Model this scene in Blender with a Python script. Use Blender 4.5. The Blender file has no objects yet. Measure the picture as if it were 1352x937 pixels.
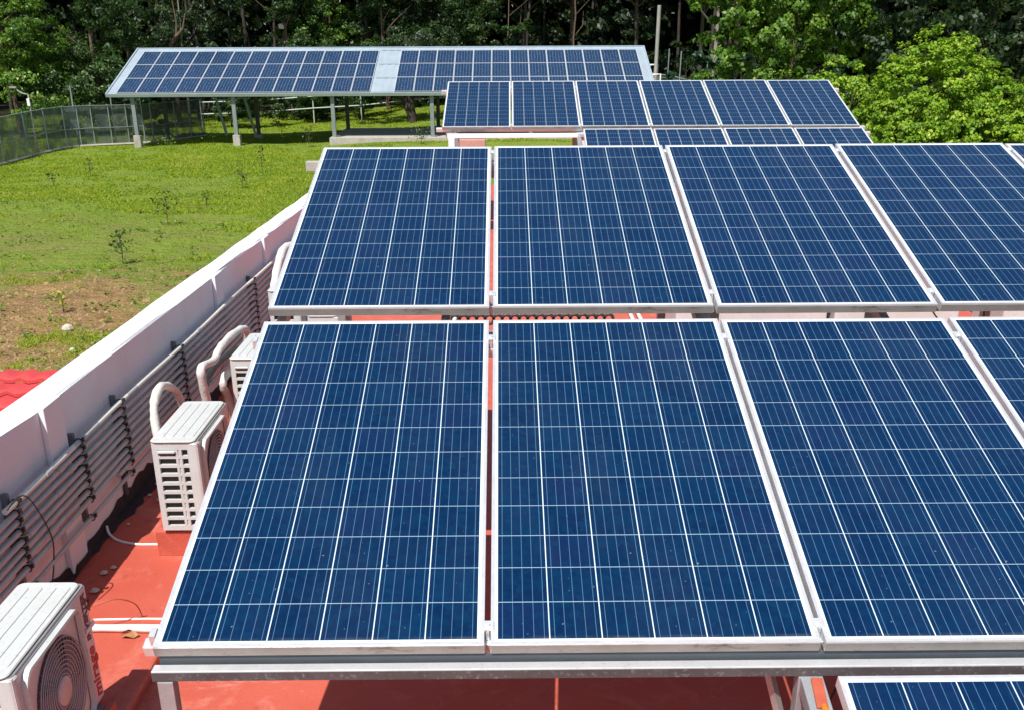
import bpy, bmesh, math, random
import numpy as np
from mathutils import Vector, Matrix, Euler
R = math.radians
S = bpy.context.scene
COL = S.collection
random.seed(7)
rng = np.random.default_rng(11)

# ------------------------------------------------------------------ camera, sky, sun, exposure
cam_d = bpy.data.cameras.new('camera')
cam = bpy.data.objects.new('camera', cam_d)
COL.objects.link(cam)
S.camera = cam
cam_d.sensor_fit = 'HORIZONTAL'
cam_d.sensor_width = 36.0
cam_d.lens = 1407.06 / 1352 * 36.0
cam_d.shift_y = (662.787 - 468.5) / 1352
cam_d.clip_start = 0.05
cam_d.clip_end = 600
_p, _y, _r = .4094, .0066, .0049
fwd = Vector((math.sin(_y) * math.cos(_p), math.cos(_y) * math.cos(_p), -math.sin(_p)))
rt0 = Vector((math.cos(_y), -math.sin(_y), 0))
dn0 = fwd.cross(rt0)
rt = rt0 * math.cos(_r) + dn0 * math.sin(_r)
dn = -rt0 * math.sin(_r) + dn0 * math.cos(_r)
cam.matrix_world = Matrix(((rt.x, -dn.x, -fwd.x, 0), (rt.y, -dn.y, -fwd.y, 0), (rt.z, -dn.z, -fwd.z, 0), (0, 0, 0, 1)))

SUN_DIR = Vector((.255, .575, -1)).normalized()          # the way the light travels
w = bpy.data.worlds.new('World')
S.world = w
w.use_nodes = True
nt = w.node_tree
sky = nt.nodes.new('ShaderNodeTexSky')
sky.sky_type = 'NISHITA'
sky.sun_disc = False
sky.sun_elevation = math.asin(-SUN_DIR.z)
sky.sun_rotation = math.atan2(-SUN_DIR.x, -SUN_DIR.y)
sky.air_density = 1.0
sky.dust_density = 1.0
sky.ozone_density = 1.0
bg = nt.nodes['Background']
bg.inputs['Strength'].default_value = 0.086
nt.links.new(sky.outputs[0], bg.inputs[0])
sun_d = bpy.data.lights.new('sun', 'SUN')
sun_d.energy = 5.0
sun_d.angle = R(.5)
sun_d.color = (1, .955, .89)
sun = bpy.data.objects.new('sun', sun_d)
COL.objects.link(sun)
sun.rotation_euler = SUN_DIR.to_track_quat('-Z', 'Y').to_euler()
sun.location = (-20, -40, 60)
S.view_settings.view_transform = 'Standard'
S.view_settings.look = 'None'
S.view_settings.exposure = 0.40
S.view_settings.gamma = 1
S.view_settings.use_curve_mapping = False
S.cycles.max_bounces = 6
S.cycles.transparent_max_bounces = 12

# ------------------------------------------------------------------ materials
MATS = {}


class NT:
    """small helper for shader graphs"""
    def __init__(s, name):
        s.m = bpy.data.materials.new(name)
        s.m.use_nodes = True
        s.t = s.m.node_tree
        s.b = s.t.nodes['Principled BSDF']
        s.out = s.t.nodes['Material Output']
        s._obj = None

    def n(s, kind, **kw):
        d = s.t.nodes.new(kind)
        for k, v in kw.items():
            setattr(d, k, v)
        return d

    def l(s, a, b):
        s.t.links.new(a, b)

    def obj(s):
        if s._obj is None:
            s._obj = s.n('ShaderNodeTexCoord').outputs['Object']
        return s._obj

    def put(s, x, sock):
        if isinstance(x, (int, float)):
            sock.default_value = x
        elif isinstance(x, tuple):
            sock.default_value = x if len(x) == 4 or sock.type == 'VECTOR' else (*x, 1)
        else:
            s.l(x, sock)

    def math(s, op, a, b=0.0, c=None, clamp=False):
        d = s.n('ShaderNodeMath', operation=op, use_clamp=clamp)
        s.put(a, d.inputs[0])
        s.put(b, d.inputs[1])
        if c is not None:
            s.put(c, d.inputs[2])
        return d.outputs[0]

    def noise(s, scale, detail=4, rough=.55, vec=None, dist=0.0):
        d = s.n('ShaderNodeTexNoise')
        d.inputs['Scale'].default_value = scale
        d.inputs['Detail'].default_value = detail
        d.inputs['Roughness'].default_value = rough
        d.inputs['Distortion'].default_value = dist
        s.l(vec if vec is not None else s.obj(), d.inputs['Vector'])
        return d.outputs['Fac']

    def ramp(s, x, lo, hi, a=0.0, b=1.0):
        d = s.n('ShaderNodeMapRange')
        d.clamp = True
        s.put(x, d.inputs[0])
        for i, v in enumerate((lo, hi, a, b)):
            d.inputs[1 + i].default_value = v
        return d.outputs[0]

    def mix(s, f, a, b):
        d = s.n('ShaderNodeMix', data_type='RGBA')
        s.put(f, d.inputs[0])
        s.put(a, d.inputs[6])
        s.put(b, d.inputs[7])
        return d.outputs[2]

    def scalevec(s, sx, sy, sz, vec=None):
        d = s.n('ShaderNodeMapping')
        d.inputs['Scale'].default_value = (sx, sy, sz)
        s.l(vec if vec is not None else s.obj(), d.inputs[0])
        return d.outputs[0]

    def sep(s, vec=None):
        d = s.n('ShaderNodeSeparateXYZ')
        s.l(vec if vec is not None else s.obj(), d.inputs[0])
        return d.outputs

    def bump(s, h, strength=.3, dist=.01):
        d = s.n('ShaderNodeBump')
        d.inputs['Strength'].default_value = strength
        d.inputs['Distance'].default_value = dist
        s.l(h, d.inputs['Height'])
        s.l(d.outputs[0], s.b.inputs['Normal'])

    def set(s, col=None, rough=None, metal=None, spec=None):
        if col is not None:
            s.put(col, s.b.inputs['Base Color'])
        if rough is not None:
            s.put(rough, s.b.inputs['Roughness'])
        if metal is not None:
            s.put(metal, s.b.inputs['Metallic'])
        if spec is not None:
            s.put(spec, s.b.inputs['Specular IOR Level'])


def weathered(name, a, b, rough=.6, metal=0, scale=3.0, lo=.35, hi=.7, bscale=60, bstr=.15, fine=None, spec=None):
    """two pigments mixed by an uneven noise, with fine grain"""
    m = NT(name)
    f = m.ramp(m.noise(scale, 6, .65), lo, hi)
    c = m.mix(f, a, b)
    if fine:
        g = m.ramp(m.noise(scale * 14, 5, .7), .55, .72, 0, .75)
        c = m.mix(g, c, fine)
    m.set(c, rough, metal, spec)
    r = m.ramp(m.noise(scale * 4, 3), .3, .7, rough - .08, rough + .1)
    m.l(r, m.b.inputs['Roughness'])
    if bstr:
        m.bump(m.noise(bscale, 4), bstr, .004)
    MATS[name] = m.m
    return m.m


weathered('white_paint', (.80, .80, .79), (.70, .70, .69), .75, scale=1.3, bscale=25, bstr=.25, fine=(.62, .60, .57))
weathered('ac_white', (.53, .55, .55), (.46, .475, .46), .42, scale=4, bstr=.03, fine=(.38, .35, .28))
weathered('ac_front', (.63, .655, .665), (.58, .60, .605), .42, scale=5, bstr=.03)
weathered('ac_dark', (.02, .02, .02), (.035, .033, .03), .6, scale=9, bstr=0)
weathered('ac_seam', (.17, .17, .165), (.23, .225, .21), .6, scale=9, bstr=0)
weathered('fan_grey', (.40, .40, .42), (.34, .34, .36), .5, scale=6, bstr=0)
weathered('fan_cavity', (.06, .06, .065), (.08, .08, .085), .6, scale=6, bstr=0)
weathered('fan_blade', (.22, .22, .235), (.27, .27, .285), .5, scale=6, bstr=0)
weathered('fan_hub', (.55, .52, .50), (.48, .46, .44), .5, scale=9, bstr=0)
weathered('alu_frame', (.80, .81, .82), (.70, .71, .72), .38, .55, scale=6, bscale=90, bstr=.05, fine=(.55, .54, .52))
weathered('galvanised', (.42, .44, .45), (.27, .29, .30), .48, .55, scale=9, bscale=40, bstr=.15, fine=(.52, .53, .53))
weathered('galvanised_dark', (.14, .16, .17), (.20, .22, .23), .5, .5, scale=8, bscale=40, bstr=.15)
weathered('beam_front_steel', (.06, .053, .056), (.095, .085, .088), .6, .1, scale=5, bscale=40, bstr=.2, fine=(.26, .25, .25))
weathered('web_steel', (.055, .068, .082), (.075, .088, .10), .6, 0, scale=4, bstr=.1)
weathered('conduit', (.38, .44, .43), (.46, .52, .51), .42, 0, scale=5, bscale=30, bstr=.05, fine=(.36, .37, .36))
weathered('conduit_white', (.72, .75, .68), (.64, .67, .60), .4, scale=5, bstr=.04)
weathered('black_clip', (.012, .012, .013), (.03, .03, .03), .5, scale=12, bstr=0)
weathered('insulation', (.66, .65, .62), (.54, .51, .47), .75, scale=14, bscale=45, bstr=1.0, fine=(.55, .50, .46))
weathered('pvc', (.78, .78, .74), (.66, .65, .60), .4, scale=6, bstr=.03)
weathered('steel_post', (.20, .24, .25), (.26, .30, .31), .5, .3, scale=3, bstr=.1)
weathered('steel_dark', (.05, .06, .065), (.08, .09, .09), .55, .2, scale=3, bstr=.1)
weathered('sheet_metal', (.42, .50, .56), (.35, .42, .47), .45, .3, scale=1.2, bstr=.03)
weathered('concrete', (.42, .39, .34), (.30, .28, .25), .9, scale=3, bscale=30, bstr=.5, fine=(.48, .45, .4))
weathered('brick_red', (.40, .20, .165), (.46, .27, .225), .85, scale=4, bscale=30, bstr=.5, fine=(.5, .33, .27))
weathered('tile_red', (.55, .05, .05), (.38, .03, .035), .78, scale=2.5, bscale=25, bstr=.2)
weathered('tar', (.012, .009, .009), (.03, .015, .014), .8, scale=6, bstr=.6)
weathered('hose_black', (.015, .015, .016), (.03, .03, .03), .45, scale=6, bstr=0)
weathered('trunk_pale', (.30, .265, .22), (.17, .145, .12), .9, scale=2.0, bscale=10, bstr=.8)
weathered('trunk_brown', (.15, .09, .06), (.085, .055, .04), .9, scale=2.5, bscale=10, bstr=.8)
weathered('trunk_dark', (.035, .028, .022), (.06, .048, .038), .9, scale=2.0, bscale=10, bstr=.8)
weathered('pole_grey', (.34, .32, .29), (.24, .23, .21), .7, scale=2.0, bscale=20, bstr=.3)
weathered('fence_pipe', (.30, .36, .36), (.22, .27, .27), .45, .4, scale=3, bstr=.05)
weathered('rail_green', (.36, .44, .40), (.44, .50, .46), .55, .1, scale=2, bstr=.05)
weathered('orange_plastic', (.75, .20, .02), (.66, .15, .015), .4, scale=9, bstr=0)
weathered('rust_plate', (.42, .09, .045), (.34, .06, .03), .6, scale=14, bstr=.2)
weathered('logo_red', (.50, .012, .02), (.45, .01, .015), .5, scale=9, bstr=0)
weathered('logo_dark', (.10, .012, .018), (.08, .012, .015), .5, scale=9, bstr=0)
weathered('dry_leaf', (.42, .22, .09), (.30, .13, .05), .8, scale=30, bstr=.4)
weathered('stone', (.52, .47, .38), (.38, .34, .28), .9, scale=6, bstr=.5)
weathered('soil_clod', (.33, .22, .105), (.24, .16, .08), .95, scale=.8, bscale=30, bstr=.5, fine=(.40, .29, .16))
weathered('backsheet', (.76, .77, .78), (.70, .71, .72), .55, scale=3, bstr=0)


def roof_material():
    m = NT('roof_red')
    big = m.ramp(m.noise(.9, 6, .6), .32, .72)
    c = m.mix(big, (.43, .075, .046), (.50, .108, .068))
    st = m.ramp(m.noise(2.6, 7, .72, dist=1.2), .52, .68, 0, .6)
    c = m.mix(st, c, (.56, .20, .15))
    dk = m.ramp(m.noise(5.5, 7, .75), .60, .74, 0, .7)
    c = m.mix(dk, c, (.20, .026, .02))
    pale = m.ramp(m.noise(1.7, 8, .8, dist=2.5), .60, .68, 0, .5)
    c = m.mix(pale, c, (.60, .27, .21))
    sp = m.ramp(m.noise(45, 3, .6), .68, .74, 0, .8)
    c = m.mix(sp, c, (.22, .05, .035))
    m.set(c, .62)
    m.l(m.ramp(m.noise(3, 4), .3, .7, .5, .75), m.b.inputs['Roughness'])
    h = m.math('ADD', m.noise(70, 4), m.math('MULTIPLY', m.noise(6, 5), 3.0))
    m.bump(h, .35, .006)
    MATS['roof_red'] = m.m


roof_material()


def wall_material():
    m = NT('parapet_white')
    c = m.mix(m.ramp(m.noise(1.1, 6, .6), .3, .75), (.79, .82, .86), (.73, .755, .79))
    streak = m.noise(3.5, 5, .6, vec=m.scalevec(1, 2.6, .22))
    c = m.mix(m.ramp(streak, .56, .75, 0, .28), c, (.56, .55, .54))
    c = m.mix(m.ramp(m.noise(22, 4, .7), .66, .75, 0, .5), c, (.50, .48, .46))
    m.set(c, .82)
    m.bump(m.math('ADD', m.noise(14, 5), m.noise(90, 3)), .3, .006)
    MATS['parapet_white'] = m.m


wall_material()


def cell_material():
    """poly-crystalline laminate: 6 x 12 cells, five busbars a cell, seen through glass"""
    m = NT('cells')
    x, y, z = m.sep()
    MX, MY = .020, .022                      # margin between the frame's outer edge and the first cell
    PX, PY = (.992 - 2 * MX) / 6, (1.956 - 2 * MY) / 12
    u = m.math('DIVIDE', m.math('SUBTRACT', x, MX), PX)
    v = m.math('DIVIDE', m.math('SUBTRACT', y, MY), PY)
    fu, fv = m.math('FRACT', u), m.math('FRACT', v)
    du = m.math('ABSOLUTE', m.math('SUBTRACT', fu, .5))
    dv = m.math('ABSOLUTE', m.math('SUBTRACT', fv, .5))
    gapu = m.math('GREATER_THAN', du, .5 - .0017 / PX)
    gapv = m.math('GREATER_THAN', dv, .5 - .0015 / PY)
    bus = m.math('ABSOLUTE', m.math('SUBTRACT', m.math('FRACT', m.math('MULTIPLY', fu, 5)), .5))
    busm = m.math('LESS_THAN', bus, .5 * .0017 * 5 / PX)
    out = m.math('MAXIMUM', m.math('GREATER_THAN', m.math('ABSOLUTE', m.math('SUBTRACT', u, 3)), 3.0),
                 m.math('GREATER_THAN', m.math('ABSOLUTE', m.math('SUBTRACT', v, 6)), 6.0))
    info = m.n('ShaderNodeObjectInfo')
    comb = m.n('ShaderNodeCombineXYZ')
    m.l(m.math('FLOOR', u), comb.inputs[0])
    m.l(m.math('FLOOR', v), comb.inputs[1])
    m.l(m.math('MULTIPLY', info.outputs['Random'], 91.7), comb.inputs[2])
    wn = m.n('ShaderNodeTexWhiteNoise')
    m.l(comb.outputs[0], wn.inputs[0])
    vor = m.n('ShaderNodeTexVoronoi')
    vor.inputs['Scale'].default_value = 42
    m.l(m.obj(), vor.inputs['Vector'])
    c = m.mix(wn.outputs['Value'], (.0007, .0135, .049), (.0017, .0215, .066))
    purp = m.math('GREATER_THAN', wn.outputs['Color'], .80)
    c = m.mix(m.math('MULTIPLY', purp, .5), c, (.007, .014, .066))
    sepc = m.n('ShaderNodeSeparateColor')
    m.l(vor.outputs['Color'], sepc.inputs[0])
    c = m.mix(m.math('MULTIPLY', sepc.outputs[0], .65), c, (.0012, .029, .080))
    c = m.mix(m.math('MULTIPLY', sepc.outputs[1], .45), c, (.0022, .0105, .048))
    c = m.mix(m.math('MULTIPLY', info.outputs['Random'], .35), c, (.003, .019, .072))
    c = m.mix(m.math('MULTIPLY', busm, .55), c, (.13, .26, .40))
    c = m.mix(m.math('MULTIPLY', gapv, .75), c, (.36, .50, .60))
    c = m.mix(gapu, c, (.54, .63, .66))
    c = m.mix(out, c, (.74, .77, .77))
    dust = m.ramp(m.noise(1.3, 7, .72, vec=m.scalevec(2.2, .7, 1)), .45, .8, 0, .022)
    c = m.mix(dust, c, (.45, .43, .40))
    specks = m.ramp(m.noise(75, 2, .5), .745, .77, 0, .35)
    c = m.mix(specks, c, (.40, .42, .42))
    low = m.ramp(y, .038, .012, 0, .22)
    c = m.mix(m.math('MULTIPLY', low, m.ramp(m.noise(9, 4), .4, .6)), c, (.36, .32, .27))
    m.set(c, .09, 0, .30)
    m.l(m.ramp(m.noise(3.0, 5), .3, .7, .06, .16), m.b.inputs['Roughness'])
    MATS['cells'] = m.m


cell_material()


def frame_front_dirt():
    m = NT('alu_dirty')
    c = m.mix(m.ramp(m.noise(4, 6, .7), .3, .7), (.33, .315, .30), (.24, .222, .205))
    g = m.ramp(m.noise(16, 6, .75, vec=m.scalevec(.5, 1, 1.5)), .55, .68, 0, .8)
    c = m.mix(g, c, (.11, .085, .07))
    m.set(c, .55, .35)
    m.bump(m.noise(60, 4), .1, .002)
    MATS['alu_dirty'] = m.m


frame_front_dirt()


def ground_material():
    m = NT('lawn')
    x, y, z = m.sep()
    n1 = m.noise(.16, 6, .62)
    n2 = m.noise(.9, 6, .68)
    n3 = m.noise(7, 5, .7)
    g = m.mix(m.ramp(n2, .3, .7), (.15, .23, .026), (.225, .31, .042))
    g = m.mix(m.ramp(n1, .35, .7, 0, .75), g, (.24, .31, .05))
    g = m.mix(m.ramp(n3, .55, .72, 0, .6), g, (.09, .155, .02))
    # worn soil: a bare spread near the house and thin scattered patches
    ex = m.math('DIVIDE', m.math('SUBTRACT', x, -10.6), 4.3)
    ey = m.math('DIVIDE', m.math('SUBTRACT', y, 20.2), 6.6)
    d = m.math('SQRT', m.math('ADD', m.math('MULTIPLY', ex, ex), m.math('MULTIPLY', ey, ey)))
    e = m.math('ADD', d, m.math('MULTIPLY', m.math('SUBTRACT', m.noise(.75, 7, .75), .5), 2.6))
    bare = m.ramp(e, 1.10, .62)
    near = m.ramp(y, 46, 22)
    thin = m.math('MULTIPLY', m.ramp(m.noise(.55, 7, .78, vec=m.scalevec(.7, 1.3, 1)), .45, .60), m.math('MULTIPLY', near, .85))
    soil = m.mix(m.ramp(n2, .35, .65), (.40, .245, .10), (.25, .155, .07))
    soil = m.mix(m.ramp(n3, .5, .66, 0, .8), soil, (.42, .30, .16))
    soil = m.mix(m.ramp(m.noise(3.1, 6, .75), .55, .66, 0, .8), soil, (.13, .095, .045))
    dry = m.mix(m.ramp(n3, .42, .6), (.19, .155, .06), (.34, .25, .125))
    c = m.mix(thin, g, dry)
    c = m.mix(bare, c, soil)
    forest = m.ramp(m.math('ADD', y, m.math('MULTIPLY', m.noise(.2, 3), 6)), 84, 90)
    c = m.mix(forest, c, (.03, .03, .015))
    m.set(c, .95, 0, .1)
    m.bump(m.math('ADD', m.noise(14, 5, .7), m.math('MULTIPLY', m.noise(3.2, 5, .65), 3)), 1.0, .10)
    MATS['lawn'] = m.m


ground_material()


def leaf_material(name, a, b, c, trans=.35, rough=.5, spec=.4):
    m = NT(name)
    at = m.n('ShaderNodeAttribute', attribute_name='tint')
    t = at.outputs['Fac']
    col = m.mix(m.ramp(t, 0, .6), a, b)
    col = m.mix(m.ramp(t, .72, 1.0), col, c)
    m.set(col, rough, 0, spec)
    tr = m.n('ShaderNodeBsdfTranslucent')
    m.l(m.mix(.35, col, (.20, .30, .02)), tr.inputs[0])
    ms = m.n('ShaderNodeMixShader')
    ms.inputs[0].default_value = trans
    m.l(m.b.outputs[0], ms.inputs[1])
    m.l(tr.outputs[0], ms.inputs[2])
    m.l(ms.outputs[0], m.out.inputs['Surface'])
    MATS[name] = m.m


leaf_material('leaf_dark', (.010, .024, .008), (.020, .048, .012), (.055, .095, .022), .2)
leaf_material('leaf_mid', (.014, .040, .009), (.032, .080, .014), (.10, .16, .026), .24)
leaf_material('leaf_light', (.032, .095, .009), (.11, .225, .018), (.30, .38, .07), .32)
leaf_material('leaf_vine', (.085, .20, .010), (.27, .44, .022), (.52, .62, .09), .40, .48, .35)
leaf_material('leaf_yellow', (.30, .34, .03), (.45, .46, .05), (.55, .50, .10), .3)
leaf_material('leaf_blue', (.012, .042, .018), (.024, .070, .026), (.05, .115, .04), .22)
leaf_material('grass_blade', (.15, .24, .016), (.32, .43, .036), (.46, .48, .09), .5, .7, .08)


def mesh_screen_material():
    m = NT('shade_net')
    x, y, z = m.sep()
    c = m.mix(m.ramp(m.noise(.7, 5, .6, vec=m.scalevec(2.2, 2.2, .25)), .35, .7), (.085, .11, .115), (.20, .23, .23))
    m.set(c, .75, 0, .2)
    tr = m.n('ShaderNodeBsdfTransparent')
    ms = m.n('ShaderNodeMixShader')
    m.l(m.ramp(m.noise(1.1, 5, .65), .40, .68, .10, .50), ms.inputs[0])
    m.l(m.b.outputs[0], ms.inputs[1])
    m.l(tr.outputs[0], ms.inputs[2])
    m.l(ms.outputs[0], m.out.inputs['Surface'])
    MATS['shade_net'] = m.m


mesh_screen_material()


# ------------------------------------------------------------------ mesh helpers
class MB:
    def __init__(s):
        s.v, s.f, s.sm = [], [], []

    def add(s, vs, fs, smooth=False):
        o = len(s.v)
        s.v += [tuple(p) for p in vs]
        s.f += [tuple(i + o for i in f) for f in fs]
        s.sm += [smooth] * len(fs)
        return s

    def box(s, a, b, M=None):
        x0, y0, z0 = a
        x1, y1, z1 = b
        vs = [(x, y, z) for z in (z0, z1) for y in (y0, y1) for x in (x0, x1)]
        if M is not None:
            vs = [tuple(M @ Vector(p)) for p in vs]
        return s.add(vs, [(0, 2, 3, 1), (4, 5, 7, 6), (0, 1, 5, 4), (2, 6, 7, 3), (0, 4, 6, 2), (1, 3, 7, 5)])

    def rbox(s, a, b, r=.01, n=3, axis=2):
        """box whose edges along one axis are rounded"""
        ax = [i for i in range(3) if i != axis]
        c = [(a[i], b[i]) for i in ax]
        ring = []
        for k, (sx, sy, a0) in enumerate(((1, 1, 0), (0, 1, 90), (0, 0, 180), (1, 0, 270))):
            cx = c[0][sx] + (-r if sx else r)
            cy = c[1][sy] + (-r if sy else r)
            for j in range(n + 1):
                t = R(a0 + 90 * j / n)
                ring.append((cx + r * math.cos(t), cy + r * math.sin(t)))
        N = len(ring)
        e = min(r, .006, (b[axis] - a[axis]) * .35)

        def P(q, h, ins):
            p = [0, 0, 0]
            mx, my = (c[0][0] + c[0][1]) / 2, (c[1][0] + c[1][1]) / 2
            fx = 1 - ins / max(1e-6, (c[0][1] - c[0][0]) / 2)
            fy = 1 - ins / max(1e-6, (c[1][1] - c[1][0]) / 2)
            p[ax[0]] = mx + (q[0] - mx) * fx
            p[ax[1]] = my + (q[1] - my) * fy
            p[axis] = h
            return tuple(p)
        lv = [(a[axis], e), (a[axis] + e, 0), (b[axis] - e, 0), (b[axis], e)]
        vs = [P(q, h, i) for h, i in lv for q in ring]
        fs = [(k * N + j, k * N + (j + 1) % N, (k + 1) * N + (j + 1) % N, (k + 1) * N + j) for k in range(3) for j in range(N)]
        fs += [tuple(reversed(range(N))), tuple(range(3 * N, 4 * N))]
        if axis == 1:
            fs = [tuple(reversed(f)) for f in fs]
        return s.add(vs, fs)

    def tube(s, pts, r, n=10, cap=True, smooth=True):
        pts = [Vector(p) for p in pts]
        rs = r if isinstance(r, (list, tuple)) else [r] * len(pts)
        vs, fs = [], []
        up = None
        for i, p in enumerate(pts):
            t = (pts[min(i + 1, len(pts) - 1)] - pts[max(i - 1, 0)]).normalized()
            if up is None:
                up = Vector((0, 0, 1)) if abs(t.z) < .9 else Vector((1, 0, 0))
            sd = t.cross(up).normalized()
            up = sd.cross(t).normalized()
            for k in range(n):
                a = 2 * math.pi * k / n
                vs.append(tuple(p + (sd * math.cos(a) + up * math.sin(a)) * rs[i]))
        for i in range(len(pts) - 1):
            for k in range(n):
                fs.append((i * n + k, i * n + (k + 1) % n, (i + 1) * n + (k + 1) % n, (i + 1) * n + k))
        s.add(vs, fs, smooth)
        if cap:
            m = len(pts)
            s.add(vs[:n], [tuple(reversed(range(n)))])
            s.add(vs[(m - 1) * n:], [tuple(range(n))])
        return s

    def torus(s, c, R0, r, axis='x', n=40, k=6):
        vs, fs = [], []
        for i in range(n):
            a = 2 * math.pi * i / n
            for j in range(k):
                b = 2 * math.pi * j / k
                q = R0 + r * math.cos(b)
                p = (r * math.sin(b), q * math.cos(a), q * math.sin(a))
                if axis == 'y':
                    p = (p[1], p[0], p[2])
                elif axis == 'z':
                    p = (p[1], p[2], p[0])
                vs.append((c[0] + p[0], c[1] + p[1], c[2] + p[2]))
        for i in range(n):
            for j in range(k):
                fs.append((i * k + j, i * k + (j + 1) % k, ((i + 1) % n) * k + (j + 1) % k, ((i + 1) % n) * k + j))
        return s.add(vs, fs, True)

    def lathe(s, c, prof, axis='z', n=24, smooth=True):
        """prof: list of (radius, height)"""
        vs, fs = [], []
        for r, h in prof:
            for i in range(n):
                a = 2 * math.pi * i / n
                p = (r * math.cos(a), r * math.sin(a), h)
                if axis == 'x':
                    p = (p[2], p[0], p[1])
                vs.append((c[0] + p[0], c[1] + p[1], c[2] + p[2]))
        for k in range(len(prof) - 1):
            for i in range(n):
                fs.append((k * n + i, k * n + (i + 1) % n, (k + 1) * n + (i + 1) % n, (k + 1) * n + i))
        fs += [tuple(reversed(range(n))), tuple(range((len(prof) - 1) * n, len(prof) * n))]
        return s.add(vs, fs, smooth)

    def build(s, name, mat, parent=None, origin=(0, 0, 0), bevel=0, recalc=True):
        me = bpy.data.meshes.new(name)
        o = origin
        me.from_pydata([(p[0] - o[0], p[1] - o[1], p[2] - o[2]) for p in s.v], [], s.f)
        me.polygons.foreach_set('use_smooth', s.sm)
        if recalc or bevel:
            bm = bmesh.new()
            bm.from_mesh(me)
            if recalc:
                bmesh.ops.recalc_face_normals(bm, faces=bm.faces)
            if bevel:
                es = [e for e in bm.edges if len(e.link_faces) == 2 and e.calc_face_angle(0) > .6]
                bmesh.ops.bevel(bm, geom=es, offset=bevel, segments=2, profile=.5, affect='EDGES', clamp_overlap=True)
            bm.to_mesh(me)
            bm.free()
        me.materials.append(MATS[mat])
        ob = bpy.data.objects.new(name, me)
        COL.objects.link(ob)
        if parent is not None:
            ob.parent = parent
        else:
            ob.location = o
        return ob


def tag(o, label=None, cat=None, group=None, kind=None):
    if label:
        o['label'] = label
    if cat:
        o['category'] = cat
    if group:
        o['group'] = group
    if kind:
        o['kind'] = kind
    return o


def empty(name, loc=(0, 0, 0), rot=(0, 0, 0)):
    o = bpy.data.objects.new(name, None)
    o.empty_display_size = .2
    o.location = loc
    o.rotation_euler = rot
    COL.objects.link(o)
    return o


def copy_tree(o, parent=None):
    c = o.copy()
    COL.objects.link(c)
    if parent is not None:
        c.parent = parent
    for ch in list(o.children):
        copy_tree(ch, c)
    return c


def text_part(body, size, mat, parent, M, name, thick=.0015):
    cu = bpy.data.curves.new('lettering_curve', 'FONT')
    cu.body = body
    cu.size = size
    cu.extrude = thick
    cu.shear = .25
    cu.offset = .0016
    cu.align_x = 'LEFT'
    ob = bpy.data.objects.new('lettering_source', cu)
    COL.objects.link(ob)
    dg = bpy.context.evaluated_depsgraph_get()
    me = bpy.data.meshes.new_from_object(ob.evaluated_get(dg))
    bpy.data.objects.remove(ob)
    me.transform(M)
    me.materials.clear()
    me.materials.append(MATS[mat])
    o = bpy.data.objects.new(name, me)
    COL.objects.link(o)
    o.parent = parent
    return o


# ------------------------------------------------------------------ the ground
def sm(a, b, x):
    t = np.clip((x - a) / (b - a), 0, 1)
    return t * t * (3 - 2 * t)


def ground_z(x, y):
    x, y = np.asarray(x, float), np.asarray(y, float)
    z = -5.22 + .10 * sm(-26, -12, x) * sm(40, 58, y)
    z = z + .28 * sm(-14, -2, x) * sm(54, 60, y)
    z = z + sm(64, 84, y) * (.15 + 1.15 * sm(-18, 6, x))
    z = z + .035 * np.sin(x * .8 + y * .33) * sm(6, 14, np.abs(y - 2)) + .03 * np.sin(x * .31 - y * .62)
    return z


def build_ground():
    xs = np.concatenate([np.linspace(-220, -40, 16), np.linspace(-38, 30, 120), np.linspace(34, 220, 16)])
    ys = np.concatenate([np.linspace(-60, 8, 10), np.linspace(10, 92, 150), np.linspace(100, 320, 18)])
    X, Y = np.meshgrid(xs, ys)
    Z = ground_z(X, Y)
    V = np.stack([X, Y, Z], -1).reshape(-1, 3)
    nx, ny = len(xs), len(ys)
    F = [(j * nx + i, j * nx + i + 1, (j + 1) * nx + i + 1, (j + 1) * nx + i) for j in range(ny - 1) for i in range(nx - 1)]
    me = bpy.data.meshes.new('ground')
    me.from_pydata(V.tolist(), [], F)
    me.polygons.foreach_set('use_smooth', [True] * len(F))
    me.materials.append(MATS['lawn'])
    o = bpy.data.objects.new('ground', me)
    COL.objects.link(o)
    tag(o, kind='structure')


build_ground()


def quads_object(name, V, mat, tint=None, parent=None, nv=4):
    """V: (n, nv, 3) array of separate faces"""
    n = len(V)
    me = bpy.data.meshes.new(name)
    me.vertices.add(n * nv)
    me.vertices.foreach_set('co', V.reshape(-1).astype(np.float32))
    me.loops.add(n * nv)
    me.loops.foreach_set('vertex_index', np.arange(n * nv, dtype=np.int32))
    me.polygons.add(n)
    me.polygons.foreach_set('loop_start', np.arange(0, n * nv, nv, dtype=np.int32))
    if tint is not None:
        a = me.attributes.new('tint', 'FLOAT', 'FACE')
        a.data.foreach_set('value', tint.astype(np.float32))
    me.update()
    me.validate()
    me.materials.append(MATS[mat])
    o = bpy.data.objects.new(name, me)
    COL.objects.link(o)
    if parent is not None:
        o.parent = parent
    return o


def unit(a):
    return a / np.maximum(1e-9, np.linalg.norm(a, axis=-1, keepdims=True))


def leaves(cen, nrm, size, rg, aspect=.5, droop=.25):
    """rhombic folded leaves: cen (n,3), nrm (n,3) facing, size (n,)"""
    n = len(cen)
    t = unit(np.cross(nrm, unit(rg.normal(size=(n, 3)))))
    t[:, 2] -= droop
    t = unit(t)
    b = unit(np.cross(nrm, t))
    s = size[:, None]
    P0 = cen - t * s * .5
    P2 = cen + t * s * .5
    mid = cen + nrm * s * .06 - t * s * .08
    P1 = mid + b * s * aspect * .5
    P3 = mid - b * s * aspect * .5
    return np.stack([P0, P1, P2, P3], 1)


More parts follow.
